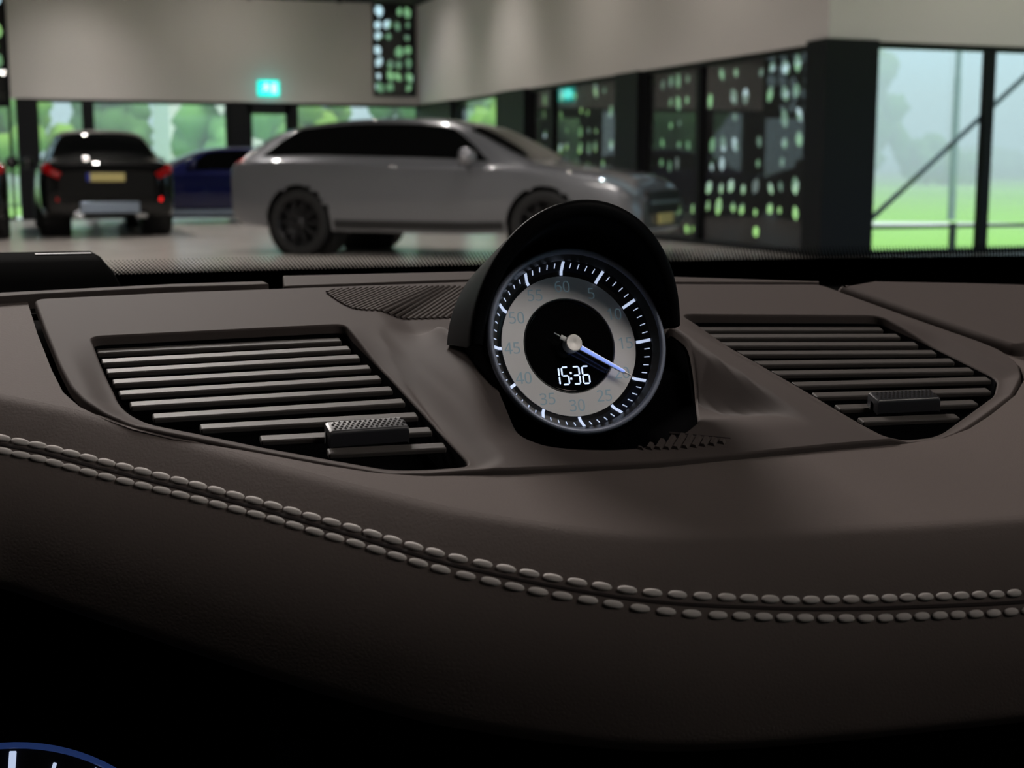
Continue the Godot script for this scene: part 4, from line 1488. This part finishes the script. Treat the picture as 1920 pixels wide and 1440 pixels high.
func build_outdoors() -> void:
	var m := MB.new()
	m.flat(Vector3(-200, -0.12, 200), Vector3(-200, -0.12, -420), Vector3(300, -0.12, -420), Vector3(300, -0.12, 200))
	var g := struct(m, "ground", M.grass, "bright green lawn outside the windows", "lawn")
	g.set_meta("kind", "structure")
	m = MB.new()
	m.box(Transform3D(Basis(Vector3.UP, deg_to_rad(-36)), Vector3(19.0, -0.10, -20.6)), Vector3(24, 0.04, 1.3))
	struct(m, "path", M.path, "pale footpath across the lawn", "path")
	m = MB.new()
	m.box(at(4.2, -0.06, -29.6), Vector3(12, 0.08, 2.2))
	struct(m, "pavement", M.path, "pale paving outside the back windows", "pavement")
	# railing outside the large windows
	var r := thing("railing", "low dark railing outside the large clear windows", "railing", Vector3(8.6, -0.1, -13.9))
	m = MB.new()
	m.tube(Vector3(0, 0.36, 0), Vector3(10, 0.36, 0), 0.022, 8)
	put(m, "rail", M.rail, r)
	for k in 7:
		m = MB.new()
		m.tube(Vector3(0.62 + k * 1.5, 0, 0), Vector3(0.62 + k * 1.5, 0.40, 0), 0.045, 8)
		put(m, "post", M.rail, r)
	var lp := thing("lamp_post", "slim grey lamp post on the lawn", "lamp post", Vector3(19.0, -0.12, -24.7))
	m = MB.new()
	m.tube(Vector3.ZERO, Vector3(0, 3.0, 0), 0.085, 12, 0.07)
	m.tube(Vector3(0, 3.0, 0), Vector3(0, 6.5, 0), 0.06, 12, 0.045)
	put(m, "pole", M.steel_post, lp)
	m = MB.new()
	m.box(at(0.35, 6.5, 0), Vector3(0.9, 0.10, 0.28), 0.03)
	put(m, "lamp_head", M.steel_post, lp)
	# trees
	var ordinals := ["first", "second", "third", "fourth", "fifth", "sixth", "seventh", "eighth", "ninth"]
	tree(Vector3(58.6, -0.1, -86), 9.4, 5.6, M.leaf_a, 2, "tall leafy tree beside the corner column, seen through the clear window")
	tree(Vector3(64.6, -0.1, -87), 3.2, 5.0, M.leaf_a, 3, "lower tree right of the tall tree behind the lawn")
	tree(Vector3(70.5, -0.1, -91), 2.0, 4.5, M.leaf_a, 4, "small tree at the end of the tree group on the lawn")
	for k in 9:
		tree(Vector3(96 + k * 15.0, -0.1, -150 + k * 11.0), 2.4, 12.0, M.leaf_a, 40 + k, "distant tree in the low row along the horizon, %s from the lamp post" % ordinals[k])
	for k in 9:
		tree(Vector3(-5.5 + k * 3.1, -0.1, -44 - (k % 2) * 4.5), [6.5, 4.6, 5.4][k % 3], 3.4, [M.leaf_a, M.leaf_b, M.leaf_c][k % 3], 60 + k, "green tree behind the back windows, %s from the left" % ordinals[k])
	for k in 3:
		tree(Vector3(14.0 + k * 3.7, -0.1, -37 + (k % 2) * 2.0), 4.0 + (k % 3) * 0.8, 3.5, [M.leaf_c, M.leaf_b, M.leaf_a][k % 3], 80 + k, "green tree behind the leaf-patterned windows, %s from the back wall" % ordinals[k])
	# white house behind the back windows
	var hs := thing("house", "white house behind the back windows", "house", Vector3(8.0, -0.12, -58))
	m = MB.new()
	m.box(at(0, 2.2, 0), Vector3(3.6, 4.4, 6), 0.02)
	put(m, "house_wall", M.house, hs)
	m = MB.new()
	m.grid([[Vector3(-2.0, 4.4, 3.2), Vector3(2.0, 4.4, 3.2)], [Vector3(-2.0, 6.0, 0), Vector3(2.0, 6.0, 0)], [Vector3(-2.0, 4.4, -3.2), Vector3(2.0, 4.4, -3.2)]])
	put(m, "house_roof", M.roof_tile, hs)
	for k in 2:
		m = MB.new()
		m.box(at(-0.9 + k * 1.8, 1.6, 3.0), Vector3(0.9, 1.2, 0.06), 0.01)
		put(m, "house_window", M.house_glass, hs)

# ----------------------------------------------------------------
func _ready() -> void:
	# camera
	var cam := Camera3D.new()
	cam.name = "camera"
	var at_r := CameraAttributesPhysical.new()
	at_r.frustum_focal_length = 43.33
	at_r.frustum_focus_distance = 0.565
	at_r.frustum_near = 0.03
	at_r.frustum_far = 900.0
	at_r.exposure_aperture = 16.0
	cam.attributes = at_r
	cam.fov = 30.96
	cam.near = 0.03
	cam.far = 900.0
	cam.position = Vector3(0, 0.92, 0)
	cam.rotation = Vector3(deg_to_rad(-8.75), deg_to_rad(-20.1), 0)
	add_child(cam)
	cam.current = true
	# pale overcast sky
	var env := Environment.new()
	env.background_mode = Environment.BG_SKY
	var sky := Sky.new()
	var sm := ProceduralSkyMaterial.new()
	sm.sky_top_color = Color(0.72, 0.90, 0.98)
	sm.sky_horizon_color = Color(0.74, 0.91, 0.98)
	sm.ground_horizon_color = Color(0.6, 0.7, 0.66)
	sm.ground_bottom_color = Color(0.4, 0.5, 0.4)
	sky.sky_material = sm
	env.sky = sky
	env.background_energy_multiplier = 1.6
	env.tonemap_mode = Environment.TONE_MAPPER_LINEAR
	env.tonemap_exposure = 1.0
	env.volumetric_fog_enabled = true
	env.volumetric_fog_density = 0.0
	env.sdfgi_enabled = true
	env.ssao_enabled = true
	env.ssil_enabled = true
	var we := WorldEnvironment.new()
	we.environment = env
	add_child(we)
	# sun behind thin cloud, high over the back of the building
	var sun := DirectionalLight3D.new()
	sun.name = "sun"
	sun.light_energy = 1.4
	sun.light_color = Color(1.0, 0.98, 0.94)
	sun.light_angular_distance = 40.0
	sun.shadow_enabled = true
	sun.rotation = Vector3(deg_to_rad(-68), deg_to_rad(15), 0)
	add_child(sun)
	make_materials()
	build_showroom()
	# spotlights: over our car, over the other cars and along the walls
	var lamps := [
		[1.6, -25.8, 1.4, 2.2, -28.0, 1.5, 46.0, "spotlight washing the back wall over the black saloon"],
		[4.4, -25.8, 4.4, 2.8, -28.0, 0.5, 56.0, "spotlight washing the back wall over the glazed door"],
		[6.1, -25.9, 8.2, 2.4, -25.9, 1.2, 46.0, "spotlight washing the right wall near the far corner"],
		[6.1, -22.4, 8.2, 2.4, -22.4, 1.5, 44.0, "spotlight washing the right wall over the wide column"],
		[6.1, -18.6, 8.2, 2.6, -18.6, 0.6, 54.0, "spotlight washing the right wall over the exit sign's reflection"],
		[6.1, -15.0, 8.2, 2.6, -15.0, 0.6, 54.0, "spotlight washing the right wall next to the corner column"],
		[10.2, -10.4, 10.2, 2.8, -12.8, 1.2, 56.0, "spotlight facing the wall over the first large clear window"],
		[13.4, -10.4, 13.4, 2.8, -12.8, 1.2, 56.0, "spotlight facing the wall over the third large clear window"],
	]
	var row_word := ["first", "second", "third", "fourth", "fifth", "sixth"]
	for j in 5:
		for k in 3:
			var x: float = [-2.6, 1.4, 5.2][k]
			var zz: float = -7.9 - j * 4.4
			lamps.append([x, zz, x, 0.0, zz, 7.0, 68.0, "downlight in the %s row ahead of the dashboard, %s from the left" % [row_word[j], row_word[k]]])
	for k in 2:
		lamps.append([11.0 + k * 3.6, -6.0, 11.0 + k * 3.6, 0.0, -6.0, 6.0, 66.0, "downlight in the bay by the large clear windows, %s from the corner column" % row_word[k]])
	for l in lamps: ceiling_lamp(l, l[7])
	added_light_panel(Vector3(0.0, TOP, -5.2), 72.0, "unseen square light panel added in the ceiling straight ahead of the car")
	added_light_panel(Vector3(-3.6, TOP, -4.4), 9.0, "unseen square light panel added in the ceiling ahead of the car on its left")
	added_light_panel(Vector3(2.6, TOP, 1.7), 6.0, "unseen square light panel added in the ceiling to the right of the car's roof", 1.7)
	build_dashboard()
	air_vent(SLATS_L, Vector3(0.1250, base_y(-0.5000) + 0.0005, -0.5000), deg_to_rad(2.0), VENT_L, "left slatted air vent with pale-topped brown slats", 0.0305)
	air_vent(SLATS_R, Vector3(0.3610, base_y(-0.4950) + 0.0005, -0.4950), deg_to_rad(-5.0), VENT_R, "right slatted air vent with dim slats, beyond the clock", 0.0300)
	build_clock()
	build_cabin()
	build_cars()
	build_outdoors()
	# rainy haze over the fields
	for b in [[Vector3(70, 5, -85), Vector3(120, 11, 142), "thin rain haze over the lawn outside the large windows"], [Vector3(-20, 5, -92), Vector3(58, 11, 124), "thin rain haze outside the back windows"]]:
		var fv := FogVolume.new()
		fv.name = numbered("haze")
		fv.size = b[1]
		fv.position = b[0]
		var fm := FogMaterial.new()
		fm.density = 0.017
		fm.albedo = Color(0.90, 0.97, 0.97)
		fv.material = fm
		tag(fv, b[2], "haze", "", "stuff")
		add_child(fv)
